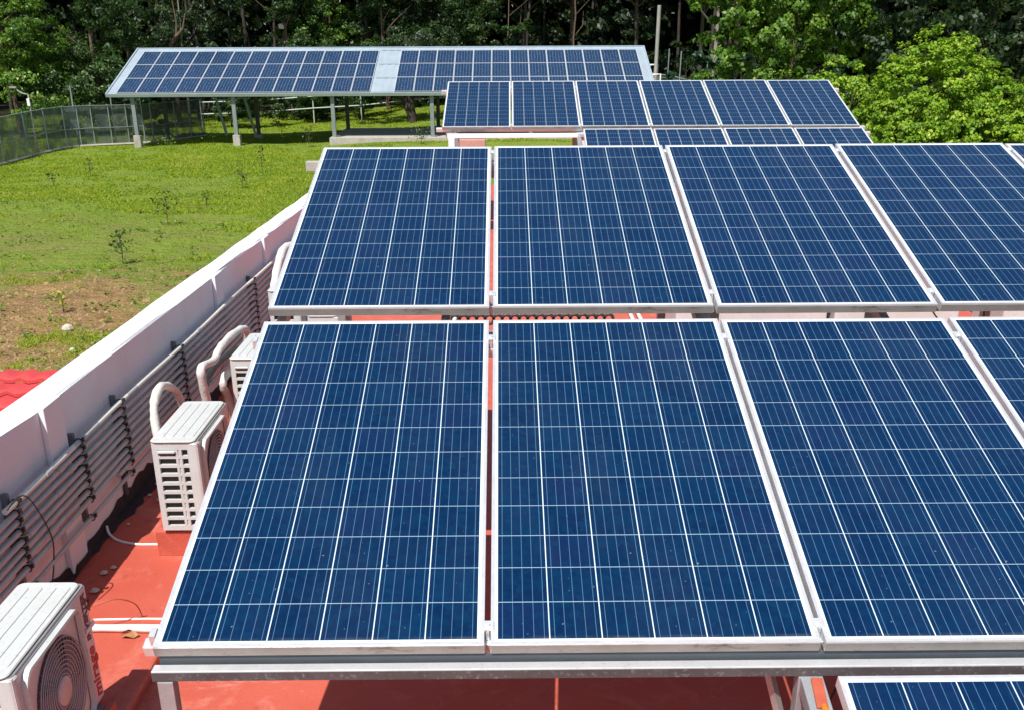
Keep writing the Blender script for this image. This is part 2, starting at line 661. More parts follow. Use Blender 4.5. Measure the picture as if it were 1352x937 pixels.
def clumped(ells, n, size, rg, nclump=60, spread=.35, up=.35, jitter=.55, aspect=.55, inner=.25):
    """leaf clumps through the volume of some ellipsoids, denser near their skins"""
    ells = np.array(ells, float)
    wts = ells[:, 3] * ells[:, 4] + ells[:, 4] * ells[:, 5] + ells[:, 3] * ells[:, 5]
    wts = wts / wts.sum()
    k = rg.choice(len(ells), nclump, p=wts)
    d = unit(rg.normal(size=(nclump, 3)))
    rad = np.where(rg.random(nclump) < inner, rg.uniform(.35, .8, nclump), rg.uniform(.8, 1.08, nclump))
    C = ells[k, :3] + d * ells[k, 3:6] * rad[:, None]
    cs = spread * np.cbrt(ells[k, 3] * ells[k, 4] * ells[k, 5]) * rg.uniform(.6, 1.4, nclump)
    ctint = rg.normal(0, .16, nclump)
    q = rg.integers(0, nclump, n)
    off = unit(rg.normal(size=(n, 3))) * (rg.random(n) ** .5)[:, None]
    off[:, 2] *= .62
    P = C[q] + off * cs[q][:, None]
    nr = d[q] * .7 + off * .5 + np.array([0, 0, up]) + rg.normal(size=(n, 3)) * jitter
    nr = unit(nr)
    sz = size * rg.uniform(.65, 1.35, n)
    tint = np.clip(rg.beta(2, 2.6, n) + ctint[q] + .12 * off[:, 2], 0, 1)
    return leaves(P, nr, sz, rg, aspect), tint


# ------------------------------------------------------------------ the building: roof slab, walls, parapet
RZ = -2.60
bld = empty('building', (3, 11, -5.2))
tag(bld, 'low flat roofed building with a red painted roof under the solar panels', 'building')
m = MB()
nx_, ny_ = 40, 66
gx = np.linspace(-2.48, 9.2, nx_)
gy = np.linspace(-2.0, 21.5, ny_)
for j in range(ny_):
    for i in range(nx_):
        m.v.append((gx[i], gy[j], RZ + (.004 * math.sin(gx[i] * 2.1 + gy[j] * 1.3) if 0 < i < nx_ - 1 and 0 < j < ny_ - 1 else 0)))
for j in range(ny_ - 1):
    for i in range(nx_ - 1):
        m.f.append((j * nx_ + i, j * nx_ + i + 1, (j + 1) * nx_ + i + 1, (j + 1) * nx_ + i))
        m.sm.append(True)
m.box((-2.48, -2, RZ - .22), (9.2, 21.5, RZ - .012))
m.build('roof_slab', 'roof_red', bld, bld.location, recalc=False)
m = MB()
m.box((-2.42, -1.9, -5.6), (9.1, -1.7, RZ - .221))
m.box((-2.42, 21.2, -5.6), (9.1, 21.4, RZ - .221))
m.box((-2.42, -1.7, -5.6), (-2.22, 21.2, RZ - .221))
m.box((8.9, -1.7, -5.6), (9.1, 21.2, RZ - .221))
m.build('wall', 'white_paint', bld, bld.location)
# black waterproofing lapped over the foot of the parapet
m = MB()
ys = np.linspace(1.5, 14, 150)
rt_ = random.Random(3)
prev = .05
rowv = []
for yv in ys:
    prev = .35 * prev + .65 * rt_.choice([.01, .02, .03, .05, .09])
    up_ = .03 + prev * .9
    rowv.append((yv, prev, up_))
vs = []
for yv, a_, u_ in rowv:
    xo = -2.284 if min(abs(yv - q) for q in (2.0, 5.16, 8.58, 10.47, 13.9)) < .13 else -2.3155
    vs += [(xo, yv, RZ + u_), (xo + .012, yv, RZ + .016), (-2.30 + a_, yv, RZ + .006)]
fs = []
for i in range(len(rowv) - 1):
    for k in range(2):
        fs.append((i * 3 + k, i * 3 + k + 1, i * 3 + 4 + k, i * 3 + 3 + k))
m.add(vs, fs)
m.build('waterproof_strip', 'tar', bld, bld.location)
# low painted kerb cast on the roof
m = MB()
m.box((-1.665, 3.02, RZ - .01), (-1.575, 4.19, RZ + .055))
m.build('roof_kerb', 'roof_red', bld, bld.location, bevel=.015)


def wtop(y):
    return -1.605 - .0125 * y


par = empty('parapet_wall', (-2.40, 8, RZ))
tag(par, 'white rendered parapet wall along the left edge of the red roof', 'wall')
m = MB()
ps = [-2.0] + [y for y in np.arange(0, 17.6, .5)] + [18.0]
wr = random.Random(5)
vs, fs = [], []
for y in ps:
    z = wtop(y)
    j = wr.uniform(-.009, .009)
    xi = -2.318
    vs += [(-2.485, y, -2.83), (-2.485 + j, y, z - .012), (-2.475 + j, y, z + .002), (xi - .012 + j, y, z + j), (xi, y, z - .014), (xi, y, -2.83)]
for i in range(len(ps) - 1):
    for k in range(5):
        fs.append((i * 6 + k, i * 6 + k + 1, i * 6 + 7 + k, i * 6 + 6 + k))
fs += [(5, 4, 3, 2, 1, 0), tuple(range(len(vs) - 6, len(vs)))]
m.add(vs, fs)
m.build('wall_face', 'parapet_white', par, par.location)
for y in (2.0, 5.16, 8.58, 10.47, 13.9):                 # shallow piers in the parapet
    m = MB()
    z = wtop(y)
    m.box((-2.3175, y - .11, RZ - .1), (-2.288, y + .11, z + .003))
    m.build('pier', 'parapet_white', par, par.location, bevel=.004)

# ------------------------------------------------------------------ solar panels
LP, WP, GAP = 1.956, .992, .0175
PITCH = WP + GAP


def make_panel():
    root = empty('solar_panel')
    m = MB()
    t, h = .012, .040
    # top lip and side walls of the extruded frame, mitred into one ring
    for (z0, z1, tt) in ((-.0085, 0, t), (-h, -.009, .0025)):
        m.box((0, 0, z0), (WP, tt, z1))
        m.box((0, LP - tt, z0), (WP, LP, z1))
        m.box((0, tt, z0), (tt, LP - tt, z1))
        m.box((WP - tt, tt, z0), (WP, LP - tt, z1))
    m.box((.003, .003, -h), (WP - .003, .022, -h + .002))
    m.box((.003, LP - .022, -h), (WP - .003, LP - .003, -h + .002))
    m.build('frame', 'alu_frame', root)
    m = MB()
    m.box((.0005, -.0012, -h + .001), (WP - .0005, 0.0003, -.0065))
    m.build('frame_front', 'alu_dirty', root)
    m = MB()
    m.box((t - .001, t - .001, -.006), (WP - t + .001, LP - t + .001, -.0018))
    m.build('cell_sheet', 'cells', root)
    m = MB()
    m.box((.004, .004, -.0088), (WP - .004, LP - .004, -.0062))
    m.build('backsheet', 'backsheet', root)
    m = MB()
    m.box((.43, LP - .22, -.026), (.56, LP - .11, -.009))
    m.build('junction_box', 'black_clip', root)
    return root


PANEL0 = make_panel()
_used = [False]
pr = random.Random(21)


def panel(origin, tilt, label, group, yaw=0, jit=1.0):
    o = PANEL0 if not _used[0] else copy_tree(PANEL0)
    _used[0] = True
    o.location = (origin[0] + pr.uniform(-.0015, .0015) * jit, origin[1] + pr.uniform(-.002, .002) * jit, origin[2] + pr.uniform(-.0015, .0015) * jit)
    o.rotation_euler = (tilt + R(pr.uniform(-.08, .08)) * jit, R(pr.uniform(-.06, .06)) * jit, yaw)
    tag(o, label, 'solar panel', group)
    return o


TA = .2696
OA = Vector((-1.0584, 2.7585, -1.6597))
U_ = Vector((1, 0, 0))
V_ = Vector((0, math.cos(TA), math.sin(TA)))
N_ = Vector((0, -math.sin(TA), math.cos(TA)))


def onA(u, v, n=0):
    return OA + U_ * u + V_ * v + N_ * n


ordn = ['leftmost', 'second', 'third', 'fourth', 'fifth', 'sixth']


def nth(i, what):
    return 'leftmost' if i == 0 else ordn[i] + ' from the left'


GA = 'large solar panels on the roof rack'
VB = Vector((0, 1.9814, .5589))
for i in range(5):
    panel(onA(i * PITCH, 0), TA, f'big blue solar panel in the nearest full row, {nth(i, "")}, dirty front rim' if i else 'big blue solar panel beside the air conditioners, leftmost of the nearest full row', GA)
for i in range(6):
    panel(OA + VB + U_ * (i * PITCH), TA, f'big blue solar panel in the second row up the roof, {nth(i, "")}', GA)
ZV = -.128 - LP
panel(onA(2 * PITCH + .004, ZV, -.012), TA, 'solar panel in the lowest row below the rack beam, beside the orange tool', GA)
panel(onA(3 * PITCH + .004, ZV, -.012), TA, 'solar panel in the lowest row below the rack beam, to the right of another', GA)
panel(onA(4 * PITCH + .004, ZV, -.012), TA, 'solar panel in the lowest row below the rack beam, rightmost there', GA)

TC = .2841
OC = Vector((-.8768, 16.299, -1.1559))
VC = Vector((0, math.cos(TC), math.sin(TC)))
NC = Vector((0, -math.sin(TC), math.cos(TC)))
GC = 'solar panels of the rear rack'
YC = -.0071
UC = Vector((math.cos(YC), math.sin(YC), 0))
for i in range(6):
    panel(OC + UC * (i * PITCH), TC, f'solar panel in the rear rack\'s upper row before the trees, {nth(i, "")}', GC, YC)
for i in range(4):
    panel(OC + UC * ((i + 2) * PITCH) - VC * (LP + .10), TC, f'solar panel in the rear rack\'s half hidden lower row, {nth(i, "")}', GC, YC)

# ------------------------------------------------------------------ racks
rk = empty('mounting_rack', (-1.02, 2.74, RZ))
tag(rk, 'galvanised steel rack carrying the near rows of panels over the red roof', 'rack')
o_ = rk.location
MA = Matrix.Translation(OA) @ Matrix.Rotation(TA, 4, 'X')
TOTV = VB.length + LP
XR = 5.6
for vv, x0 in ((.060, -.05), (LP - .155, -.02)):
    m = MB()
    m.box((x0, vv - .022, -.082), (XR, vv + .022, -.0415), MA)
    m.build('rail', 'alu_frame', rk, o_, bevel=.003)
for vv in (.12, LP - .10):
    m = MB()
    v2 = VB.length + vv
    m.box((.0, v2 - .022, -.082), (XR, v2 + .022, -.0415), MA)
    m.build('rail', 'alu_frame', rk, o_, bevel=.003)
for vv in (ZV + .15, ZV + LP - .25):
    m = MB()
    m.box((2 * PITCH - .03, vv - .02, -.094), (XR, vv + .02, -.0545), MA)
    m.build('rail', 'alu_frame', rk, o_, bevel=.003)
# front beam: a lipped channel under the lowest edge of the near row
m = MB()
m.box((-1.062, 2.722, -1.757), (4.6, 2.762, -1.722))
beam = m.build('beam', 'alu_frame', rk, o_, bevel=.003)
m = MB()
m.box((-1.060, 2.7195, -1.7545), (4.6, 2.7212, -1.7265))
m.build('beam_face', 'beam_front_steel', beam, o_)  # thin front plate, much darker in tone than the beam behind it
m = MB()
m.box((-1.05, 2.775, -1.775), (4.6, 2.780, -1.7005))
m.build('web_plate', 'web_steel', rk, o_)
# rafters running up the slope under the gaps between panels
for i, x in enumerate((.036, PITCH - .22, 2 * PITCH - .045, 3 * PITCH - .22, 4 * PITCH - .22, 5 * PITCH - .2)):
    m = MB()
    v0 = .03 if i < 2 else ZV - .05
    hw = .020 if i != 2 else .034
    v0 = .055 if i < 2 else v0
    m.box((x - hw, v0, -.135), (x + hw, TOTV + .05, -.0835 if i != 2 else -.0835), MA)
    m.build('rafter', 'galvanised', rk, o_, bevel=.003)
for y, zt, xs in ((2.742, -1.7575, (-1.023, .90, 2.9, 4.5)), (4.70, -1.245, (-1.0, .97, 2.98, 4.5)), (6.50, -.745, (-1.0, .97, 2.98, 4.5))):
    for k, x in enumerate(xs):
        m = MB()
        m.box((x - .024, y - .024, RZ - .005), (x + .024, y + .024, zt))
        post = m.build('post', 'galvanised', rk, o_, bevel=.003)
        m = MB()
        m.box((x - .07, y - .07, RZ + .0005), (x + .07, y + .07, RZ + .012))
        m.build('base_plate', 'galvanised', post, o_, bevel=.002)
for y, z in ((4.70, -1.22), (6.50, -.72)):
    m = MB()
    m.box((-1.04, y - .022, z - .025), (4.6, y + .022, z + .02))
    m.build('beam', 'galvanised', rk, o_, bevel=.003)
m = MB()
a, b = Vector((.80, 2.79, -1.765)), Vector((1.02, 2.79, -2.5))
m.tube([a, b], .016, 4, smooth=False)
m.build('brace', 'galvanised', rk, o_)
# clamps that pin neighbouring panels to the rails


def clamp_part(u, v, base, M, parent, origin):
    m = MB()
    m.box((u - .019, v - .02, .001), (u + .019, v + .02, .0055), M)
    m.box((u - .0055, v - .02, -.04), (u + .0055, v + .02, .001), M)
    c = M @ Vector((u, v, .0055))
    ax = (M.to_3x3() @ Vector((0, 0, 1))).normalized()
    m.tube([c, c + ax * .007], .0075, 6, smooth=False)
    m.build('clamp', 'alu_frame', parent, origin)


for i in range(1, 5):
    for v in (.075, LP - .155):
        clamp_part(i * PITCH - GAP / 2, v, None, MA, rk, o_)
    for v in (VB.length + .12, VB.length + LP - .10):
        clamp_part(i * PITCH - GAP / 2, v, None, Matrix.Translation(OA + VB - V_ * VB.length) @ Matrix.Rotation(TA, 4, 'X'), rk, o_)
for v in (.060, LP - .155):                                   # end clamps on the left rim
    m = MB()
    m.box((-.022, v - .02, -.04), (-.004, v + .02, .004), MA)
    m.build('clamp', 'alu_frame', rk, o_)

rc = empty('mounting_rack', (-.75, 16.3, RZ))
tag(rc, 'whitish steel rack carrying the rear panels with grass showing beneath', 'rack')
o_ = rc.location
MC = Matrix.Translation(OC) @ Matrix.Rotation(YC, 4, 'Z') @ Matrix.Rotation(TC, 4, 'X')
for vv in (.06, LP - .30):
    m = MB()
    m.box((-.09, vv - .03, -.092), (6 * PITCH + .08, vv + .03, -.0415), MC)
    m.build('rail', 'alu_frame', rc, o_, bevel=.004)
for vv in (-.16, -LP + .25):
    m = MB()
    m.box((2 * PITCH - .06, vv - .03, -.092), (6 * PITCH + .10, vv + .03, -.0415), MC)
    m.build('rail', 'alu_frame', rc, o_, bevel=.004)
m = MB()
m.box((-.80, 16.17, -1.305), (5.2, 16.23, -1.245))
m.build('beam', 'backsheet', rc, o_, bevel=.004)
m = MB()
m.box((-.25, 16.55, -1.24), (1.10, 16.62, -1.17))
m.build('beam', 'backsheet', rc, o_, bevel=.004)
for x, y, zt in ((-.74, 16.2, -1.306), (1.155, 16.2, -1.306), (3.2, 16.2, -1.306), (5.15, 16.2, -1.306), (-.74, 17.9, -.80), (1.155, 17.9, -.80), (3.2, 17.9, -.80), (5.15, 17.9, -.8)):
    m = MB()
    m.box((x - .045, y - .045, RZ - .005), (x + .045, y + .045, zt))
    m.build('post', 'backsheet' if y < 17 else 'galvanised', rc, o_, bevel=.004)
for x in (-.74, 1.155, 3.2, 5.15):
    m = MB()
    m.box((x + .82 - .03, .0 if x < 1 else -LP, -.16), (x + .82 + .03, LP - .1, -.093), MC)
    m.build('rafter', 'galvanised', rc, o_, bevel=.004)
    m = MB()
    m.tube([(x, 16.25, -1.27), (x, 17.85, -.83)], .025, 4, smooth=False)
    m.build('brace', 'galvanised', rc, o_)
for i in range(1, 6):
    for v in (.06, LP - .30):
        clamp_part(i * PITCH - GAP / 2, v, None, MC, rc, o_)

# masonry pier seen under the rear rack, tool on the rafter
m = MB()
m.box((-.62, 16.0, RZ - .002), (-.25, 16.28, -1.312))
o = m.build('masonry_pier', 'brick_red', origin=(-.44, 16.14, RZ), bevel=.01)
tag(o, 'pinkish red masonry pier standing under the rear rack of panels', 'pier')

tl = empty('hand_tool', onA(2 * PITCH - .04, -.135, -.083))
tl.rotation_euler = (TA, 0, R(-4))
tag(tl, 'orange handled tool with a rusty flat blade lying on the grey rafter', 'tool')
m = MB()
m.box((-.016, -.055, .001), (.018, .06, .009))
m.build('blade', 'rust_plate', tl, bevel=.002)
m = MB()
m.tube([(0.004, -.05, .012), (.006, -.09, .014), (.008, -.30, .014)], [.008, .013, .013], 10)
m.build('handle', 'orange_plastic', tl)

# ------------------------------------------------------------------ air conditioners
AW, AL, AH = .25, .69, .53


def make_ac(lettered):
    root = empty('air_conditioner')
    # cabinet: back, floor, far end and front shell around a dark core
    m = MB()
    m.rbox((.004, .030, .012), (AW - .004, AL - .004, AH - .014), .018, 4)
    m.build('cabinet', 'ac_front', root)
    # near end plate with two columns of slots
    m = MB()
    xs = [.004, .034, .125, .138, .146, .158, .190, AW - .004]
    zs = [.012, .040]
    for k in range(9):
        zs += [zs[-1] + .034, zs[-1] + .034 + .0165]
    zs = zs[:-1]
    zs += [AH - .014]
    holes = {(i, j) for j in range(1, len(zs) - 2, 2) for i in (1, 5)}
    for i in range(len(xs) - 1):
        for j in range(len(zs) - 1):
            if (i, j) in holes:
                continue
            if i == 3 and 1 <= j <= len(zs) - 3 and j % 2 == 1:
                m.box((xs[i], .008, zs[j]), (xs[i + 1], .026, zs[j + 1]))
                continue
            m.box((xs[i], .004, zs[j]), (xs[i + 1], .026, zs[j + 1]))
    g = m.build('side_grille', 'ac_white', root)
    m = MB()
    m.box((.03, .0265, .03), (.195, .029, AH - .03))
    m.build('coil', 'ac_dark', root)
    # a rounded front corner post beside the slots
    m = MB()
    m.rbox((AW - .058, .0, .010), (AW + .002, .05, AH - .014), .02, 5)
    m.build('corner_post', 'ac_white', root)
    # the recessed cup handle at the top of the slots
    m = MB()
    m.rbox((.032, -.008, AH - .072), (.128, .012, AH - .055), .006, 3, axis=0)
    m.build('grip', 'ac_white', g)
    # seam and lid
    m = MB()
    m.rbox((.005, .007, AH - .0145), (AW - .006, AL - .008, AH - .0115), .02, 5)
    m.build('seam', 'ac_seam', root)
    m = MB()
    m.rbox((-.003, -.004, AH - .0115), (AW - .016, AL - .014, AH - .001), .03, 6)
    for k in range(4):
        x = .036 + k * .053
        m.rbox((x - .019, .06, AH - .002), (x + .019, AL - .06, AH + .0025), .012, 4)
    m.build('lid', 'ac_white', root)
    # raised fan surround
    yc, zc = .325, .262
    m = MB()
    fx = AW - .004
    nseg = 8

    def rr(hw, hh, r):
        out = []
        for sx, sy, a0 in ((1, 1, 0), (-1, 1, 90), (-1, -1, 180), (1, -1, 270)):
            for j in range(nseg + 1):
                t = R(a0 + 90 * j / nseg)
                out.append((yc - .022 + sx * (hw - r) + r * math.cos(t), zc + sy * (hh - r) + r * math.sin(t)))
        return out
    rings = [(rr(.252, .240, .06), fx - .001), (rr(.249, .237, .057), fx + .022), (rr(.241, .228, .048), fx + .025), (rr(.235, .222, .042), fx + .004)]
    N = len(rings[0][0])
    vs = [(x, q[0], q[1]) for ring, x in rings for q in ring]
    fs = [(k * N + j, k * N + (j + 1) % N, (k + 1) * N + (j + 1) % N, (k + 1) * N + j) for k in range(len(rings) - 1) for j in range(N)]
    m.add(vs, fs)
    m.build('fan_surround', 'ac_white', root)
    m = MB()
    m.lathe((fx, yc, zc), [(.204, .0008), (.204, .003)], 'x', 48, False)
    m.build('fan_opening', 'fan_cavity', root)
    m = MB()
    for k in range(5):
        a0 = 2 * math.pi * k / 5
        vs, fs = [], []
        for q in range(7):
            rr_ = .045 + .14 * q / 6
            for s_ in range(5):
                a = a0 + .95 * (s_ / 4) * (.7 + .3 * q / 6) + .25 * q / 6
                vs.append((fx + .0045 + .004 * s_ / 4, yc + rr_ * math.cos(a), zc + rr_ * math.sin(a)))
        for q in range(6):
            for s_ in range(4):
                fs.append((q * 5 + s_, q * 5 + s_ + 1, q * 5 + s_ + 6, q * 5 + s_ + 5))
        m.add(vs, fs, True)
    m.build('fan_blade', 'fan_blade', root, recalc=False)
    m = MB()
    for k in range(9):
        m.torus((fx + .013, yc, zc), .064 + k * .0172, .0027, 'x', 48, 5)
    for k in range(44):
        a = 2 * math.pi * k / 44
        c, s_ = math.cos(a), math.sin(a)
        tw = .10
        m.tube([(fx + .012, yc + .058 * c, zc + .058 * s_), (fx + .0115, yc + .13 * math.cos(a + tw), zc + .13 * math.sin(a + tw)), (fx + .008, yc + .206 * math.cos(a + 1.6 * tw), zc + .206 * math.sin(a + 1.6 * tw))], .0013, 4, False)
    fg = m.build('fan_guard', 'fan_grey', root)
    m = MB()
    m.lathe((fx, yc, zc), [(.057, .010), (.056, .016), (.050, .019), (.001, .0195)], 'x', 28)
    m.build('fan_hub', 'fan_hub', fg)
    for yy in (.09, .58):
        m = MB()
        m.box((-.02, yy - .025, 0), (AW + .02, yy + .025, .0115))
        m.build('foot', 'galvanised_dark', root)
    return root


AC0 = make_ac(True)
ac_specs = [
    ((-1.885, 3.01, -2.45), 'white air conditioner in the near left corner with red lettering and a round fan'),
    ((-1.865, 5.27, -2.45), 'white air conditioner with a slotted end beside the leftmost near panel, arched white hose behind'),
    ((-1.865, 7.02, -2.50), 'white air conditioner half hidden behind the leftmost near panel, zigzag hose beside it'),
    ((-1.54, 8.22, -2.50), 'white air conditioner glimpsed in the gap under the second panel row'),
    ((-1.87, 8.40, -2.34), 'white air conditioner whose top corner peeps out left of the second panel row'),
]
ACS = []
for i, (loc, lab) in enumerate(ac_specs):
    o = AC0 if i == 0 else copy_tree(AC0)
    o.location = loc
    tag(o, lab, 'air conditioner', 'air conditioners along the parapet')
    ACS.append(o)
ML = Matrix.Translation((AW - .0035, 0, 0)) @ Matrix(((0, 0, 1, 0), (0, -1, 0, 0), (1, 0, 0, 0), (0, 0, 0, 1)))
# lettering runs from bottom to top on the far strip of the first unit's front
def lettering(body, size, mat, y, z):
    M = Matrix.Translation((AW - .0035, y, z)) @ Matrix(((0, 0, 1, 0), (0, -1, 0, 0), (1, 0, 0, 0), (0, 0, 0, 1)))
    # x of the text climbs +Z, its y points to -Y, its face to +X
    M = Matrix.Translation((AW - .0035, y, z)) @ Matrix(((0, 0, 1, 0), (0, -1, 0, 0), (1, 0, 0, 0), (0, 0, 0, 1))).to_3x3().to_4x4()
    return text_part(body, size, mat, ACS[0], M, 'lettering')
lettering('mirage', .084, 'logo_red', .658, .030)
lettering('INVERTER', .046, 'logo_dark', .648, .290)
lettering('X3', .05, 'logo_dark', .682, .40)
m = MB()
m.box((AW - .003, AL - .085, .335), (AW + .004, AL - .002, .352))
m.build('white_band', 'pvc', ACS[0])  # short raised white band across the lettered strip

for i, (loc, lab) in enumerate(ac_specs):
    for k, yy in enumerate((.09, .58)):
        m = MB()
        m.box((loc[0] - .05, loc[1] + yy - .07, RZ - .004), (loc[0] + AW + .05, loc[1] + yy + .07, loc[2] - .0005))
        o = m.build('plinth_block', 'roof_red', origin=(loc[0] + .12, loc[1] + yy, RZ), bevel=.008)
        who = ['the nearest air conditioner', 'the air conditioner with the arched hose', 'the half hidden air conditioner', 'the air conditioner below the second row', 'the air conditioner left of the second row'][i]
        tag(o, f'red painted block under the {"near" if k == 0 else "far"} foot of {who}', 'plinth block', 'red blocks under the air conditioners')


def smooth_path(pts, k=5):
    P = [Vector(p) for p in pts]
    out = []
    for i in range(len(P) - 1):
        p0, p1, p2, p3 = P[max(i - 1, 0)], P[i], P[i + 1], P[min(i + 2, len(P) - 1)]
        for j in range(k):
            t = j / k
            out.append(.5 * ((2 * p1) + (p2 - p0) * t + (2 * p0 - 5 * p1 + 4 * p2 - p3) * t * t + (3 * p1 - p0 - 3 * p2 + p3) * t ** 3))
    out.append(P[-1])
    return out


def hose(name, pts, r, mat, label, cat, k=5, n=10, group=None):
    m = MB()
    path = smooth_path(pts, k)
    hr = random.Random(len(pts) * 7 + int(pts[0][1] * 100))
    m.tube(path, [r * (1 + hr.uniform(-.11, .11)) for _ in path], n)
    o = m.build(name, mat, origin=tuple(pts[0]))
    tag(o, label, cat, group)
    return o


GH = 'insulated hoses of the air conditioners'
hose('insulated_hose', [(-1.875, 5.60, -2.15), (-1.93, 5.62, -2.08), (-1.955, 5.66, -1.93), (-1.955, 5.71, -1.83), (-1.955, 5.85, -1.80), (-1.96, 6.03, -1.865), (-1.97, 6.18, -1.96), (-1.98, 6.28, -2.15), (-2.05, 6.35, -2.40)], .024, 'insulation', 'white insulated hose arching over behind the slotted air conditioner', 'hose', group=GH)
hose('insulated_hose', [(-1.95, 6.72, -2.45), (-1.95, 6.68, -2.16), (-1.95, 6.63, -2.00), (-1.95, 6.66, -1.925), (-1.95, 6.95, -1.965), (-1.95, 7.12, -1.935), (-1.95, 7.45, -1.93), (-1.95, 7.84, -1.975), (-1.96, 7.98, -2.06), (-2.02, 8.05, -2.3)], .027, 'insulation', 'white insulated hose zigzagging up the pipe wall between two air conditioners', 'hose', 4, group=GH)
hose('insulated_hose', [(-1.95, 7.30, -2.52), (-1.95, 7.20, -2.30), (-1.95, 7.11, -2.19), (-1.93, 7.15, -2.12), (-1.88, 7.30, -2.14)], .026, 'insulation', 'short white hose looping beside the half hidden air conditioner', 'hose', group=GH)
hose('insulated_hose', [(-1.95, 8.95, -2.05), (-1.95, 9.02, -1.95), (-1.95, 9.14, -1.85), (-1.95, 9.38, -1.745), (-1.95, 9.64, -1.70), (-1.9, 9.95, -1.73), (-1.8, 10.3, -1.85)], .036, 'insulation', 'thick white hose rising steeply left of the second panel row', 'hose', group=GH)
hose('insulated_hose', [(-1.99, 7.0, -2.5), (-2.02, 6.9, -2.28), (-2.03, 7.0, -2.13), (-2.03, 7.4, -2.1), (-2.05, 8.1, -2.2), (-2.08, 8.4, -2.5)], .02, 'hose_black', 'black hose low on the wall behind the half hidden air conditioner', 'hose', group=GH)
hose('insulated_hose', [(-2.02, 6.75, -2.54), (-2.04, 6.62, -2.36), (-2.06, 6.72, -2.25), (-2.05, 6.95, -2.28), (-2.04, 7.1, -2.5)], .018, 'hose_black', 'tight black hose loop on the roof by the parapet', 'hose', group=GH)

# ------------------------------------------------------------------ conduits on the parapet
GP = 'grey conduits along the parapet'
zs_c = [-1.945 - .0480 * i for i in range(9)] + [-2.385]
cr = random.Random(9)
starts = [4.35, 1.5, 1.5, 1.5, 1.5, 1.5, 1.5, 1.5, 5.80, 3.2]
ord10 = ['topmost', 'second', 'third', 'fourth', 'fifth', 'sixth', 'seventh', 'eighth', 'ninth', 'lowest']
for i, z in enumerate(zs_c):
    y0 = starts[i]
    y1 = 15.5
    z_of = lambda y, z=z, i=i: z - .0115 * max(0, y - 6) - .003 * (i - 4) * max(0, y - 6) * .3 + .004 * math.sin(y * 2.3 + i * 1.7)
    ce = empty('conduit', (-2.262, y0, z))
    nm = f'{ord10[i]} of the stacked conduits on the parapet' if i else ''
    lab = 'topmost conduit on the parapet, painted white in stretches' if i == 0 else (f'{ord10[i]} grey conduit down on the parapet, in the stack under the white one' if i not in (8, 9) else ('short grey conduit with an open capped end low on the parapet' if i == 8 else 'lowest thin grey conduit on the parapet, just above the bare wall'))
    tag(ce, lab, 'conduit', GP)
    if i == 0:
        cuts = [(4.42, 5.26, 'conduit_white'), (5.26, 5.62, 'conduit'), (5.62, 6.12, 'conduit_white'), (6.12, 6.30, 'conduit'), (6.30, 8.85, 'conduit_white'), (8.85, 9.35, 'conduit'), (9.35, 9.75, 'conduit_white'), (9.75, 10.9, 'conduit_white'), (10.9, y1, 'conduit')]
    else:
        cuts = [(y0, y1, 'conduit')]
    for a_, b_, mt in cuts:
        m = MB()
        npt = max(2, int((b_ - a_) * 4))
        m.tube([(-2.262, a_ + (b_ - a_) * k / npt, z_of(a_ + (b_ - a_) * k / npt)) for k in range(npt + 1)], .0148 if i != 9 else .012, 12)
        pipe = m.build('pipe', mt, ce, ce.location)
    js = [y for y in (2.9 + cr.uniform(-.5, .5), 5.0 + cr.uniform(-.5, .6), 8.1 + cr.uniform(-.5, .5), 11 + cr.uniform(-.5, .5)) if y > y0 + .2]
    for y in js:
        m = MB()
        m.tube([(-2.262, y - .04, z_of(y)), (-2.262, y + .04, z_of(y))], .0182 if i != 9 else .015, 12)
        m.build('coupling', 'conduit', pipe, ce.location)
for q, y in enumerate((3.1, 4.52, 5.34, 6.0, 7.26, 9.62, 12.0)):
    st = empty('pipe_bracket', (-2.288, y, -2.4))
    place = ['nearest the front', 'beside the drooping thin cable', 'by the first bare stretch of wall', 'above the dark wall plate', 'above the arched hose', 'by the second wall pier', 'behind the second panel row'][q]
    tag(st, f'black clamp strut holding the stacked conduits, {place}', 'bracket', 'clamp struts on the parapet')
    m = MB()
    z1 = -1.90 - .0115 * max(0, y - 6)
    m.box((-2.315, y - .013, -2.41 - .0115 * max(0, y - 6)), (-2.286, y + .013, z1))
    strut = m.build('strut', 'galvanised_dark', st, st.location)
    for i, z in enumerate(zs_c):
        if y < starts[i]:
            continue
        zz = z - .0115 * max(0, y - 6) - .003 * (i - 4) * max(0, y - 6) * .3 + .004 * math.sin(y * 2.3 + i * 1.7)
        dy = cr.uniform(-.012, .012)
        m = MB()
        m.torus((-2.262, y + dy, zz), .0185, .0035, 'y', 14, 5)
        m.box((-2.245, y + dy - .008, zz + .004), (-2.232, y + dy + .008, zz + .024))
        m.build('clip', 'black_clip', strut, st.location)
m = MB()
m.box((-2.3165, 5.975, -2.53), (-2.30, 6.02, -2.30))
o = m.build('wall_plate', 'steel_dark', origin=(-2.31, 6.0, -2.4), bevel=.003)
tag(o, 'dark upright metal plate on the parapet below the conduits', 'plate')
hose('thin_cable', [(-2.24, 4.40, -1.93), (-2.225, 4.50, -1.905), (-2.22, 4.60, -1.97), (-2.225, 4.74, -2.21), (-2.26, 4.79, -2.38), (-2.305, 4.77, -2.59)], .0035, 'hose_black', 'thin black cable drooping across the conduits near the left edge', 'cable', 6, 6)
hose('roof_pipe', [(-2.05, 4.47, -2.578), (-1.6, 4.455, -2.578), (-1.1, 4.44, -2.578), (-.4, 4.43, -2.578)], .02, 'pvc', 'white plastic pipe lying across the red roof by the front unit', 'pipe', 3, 12)
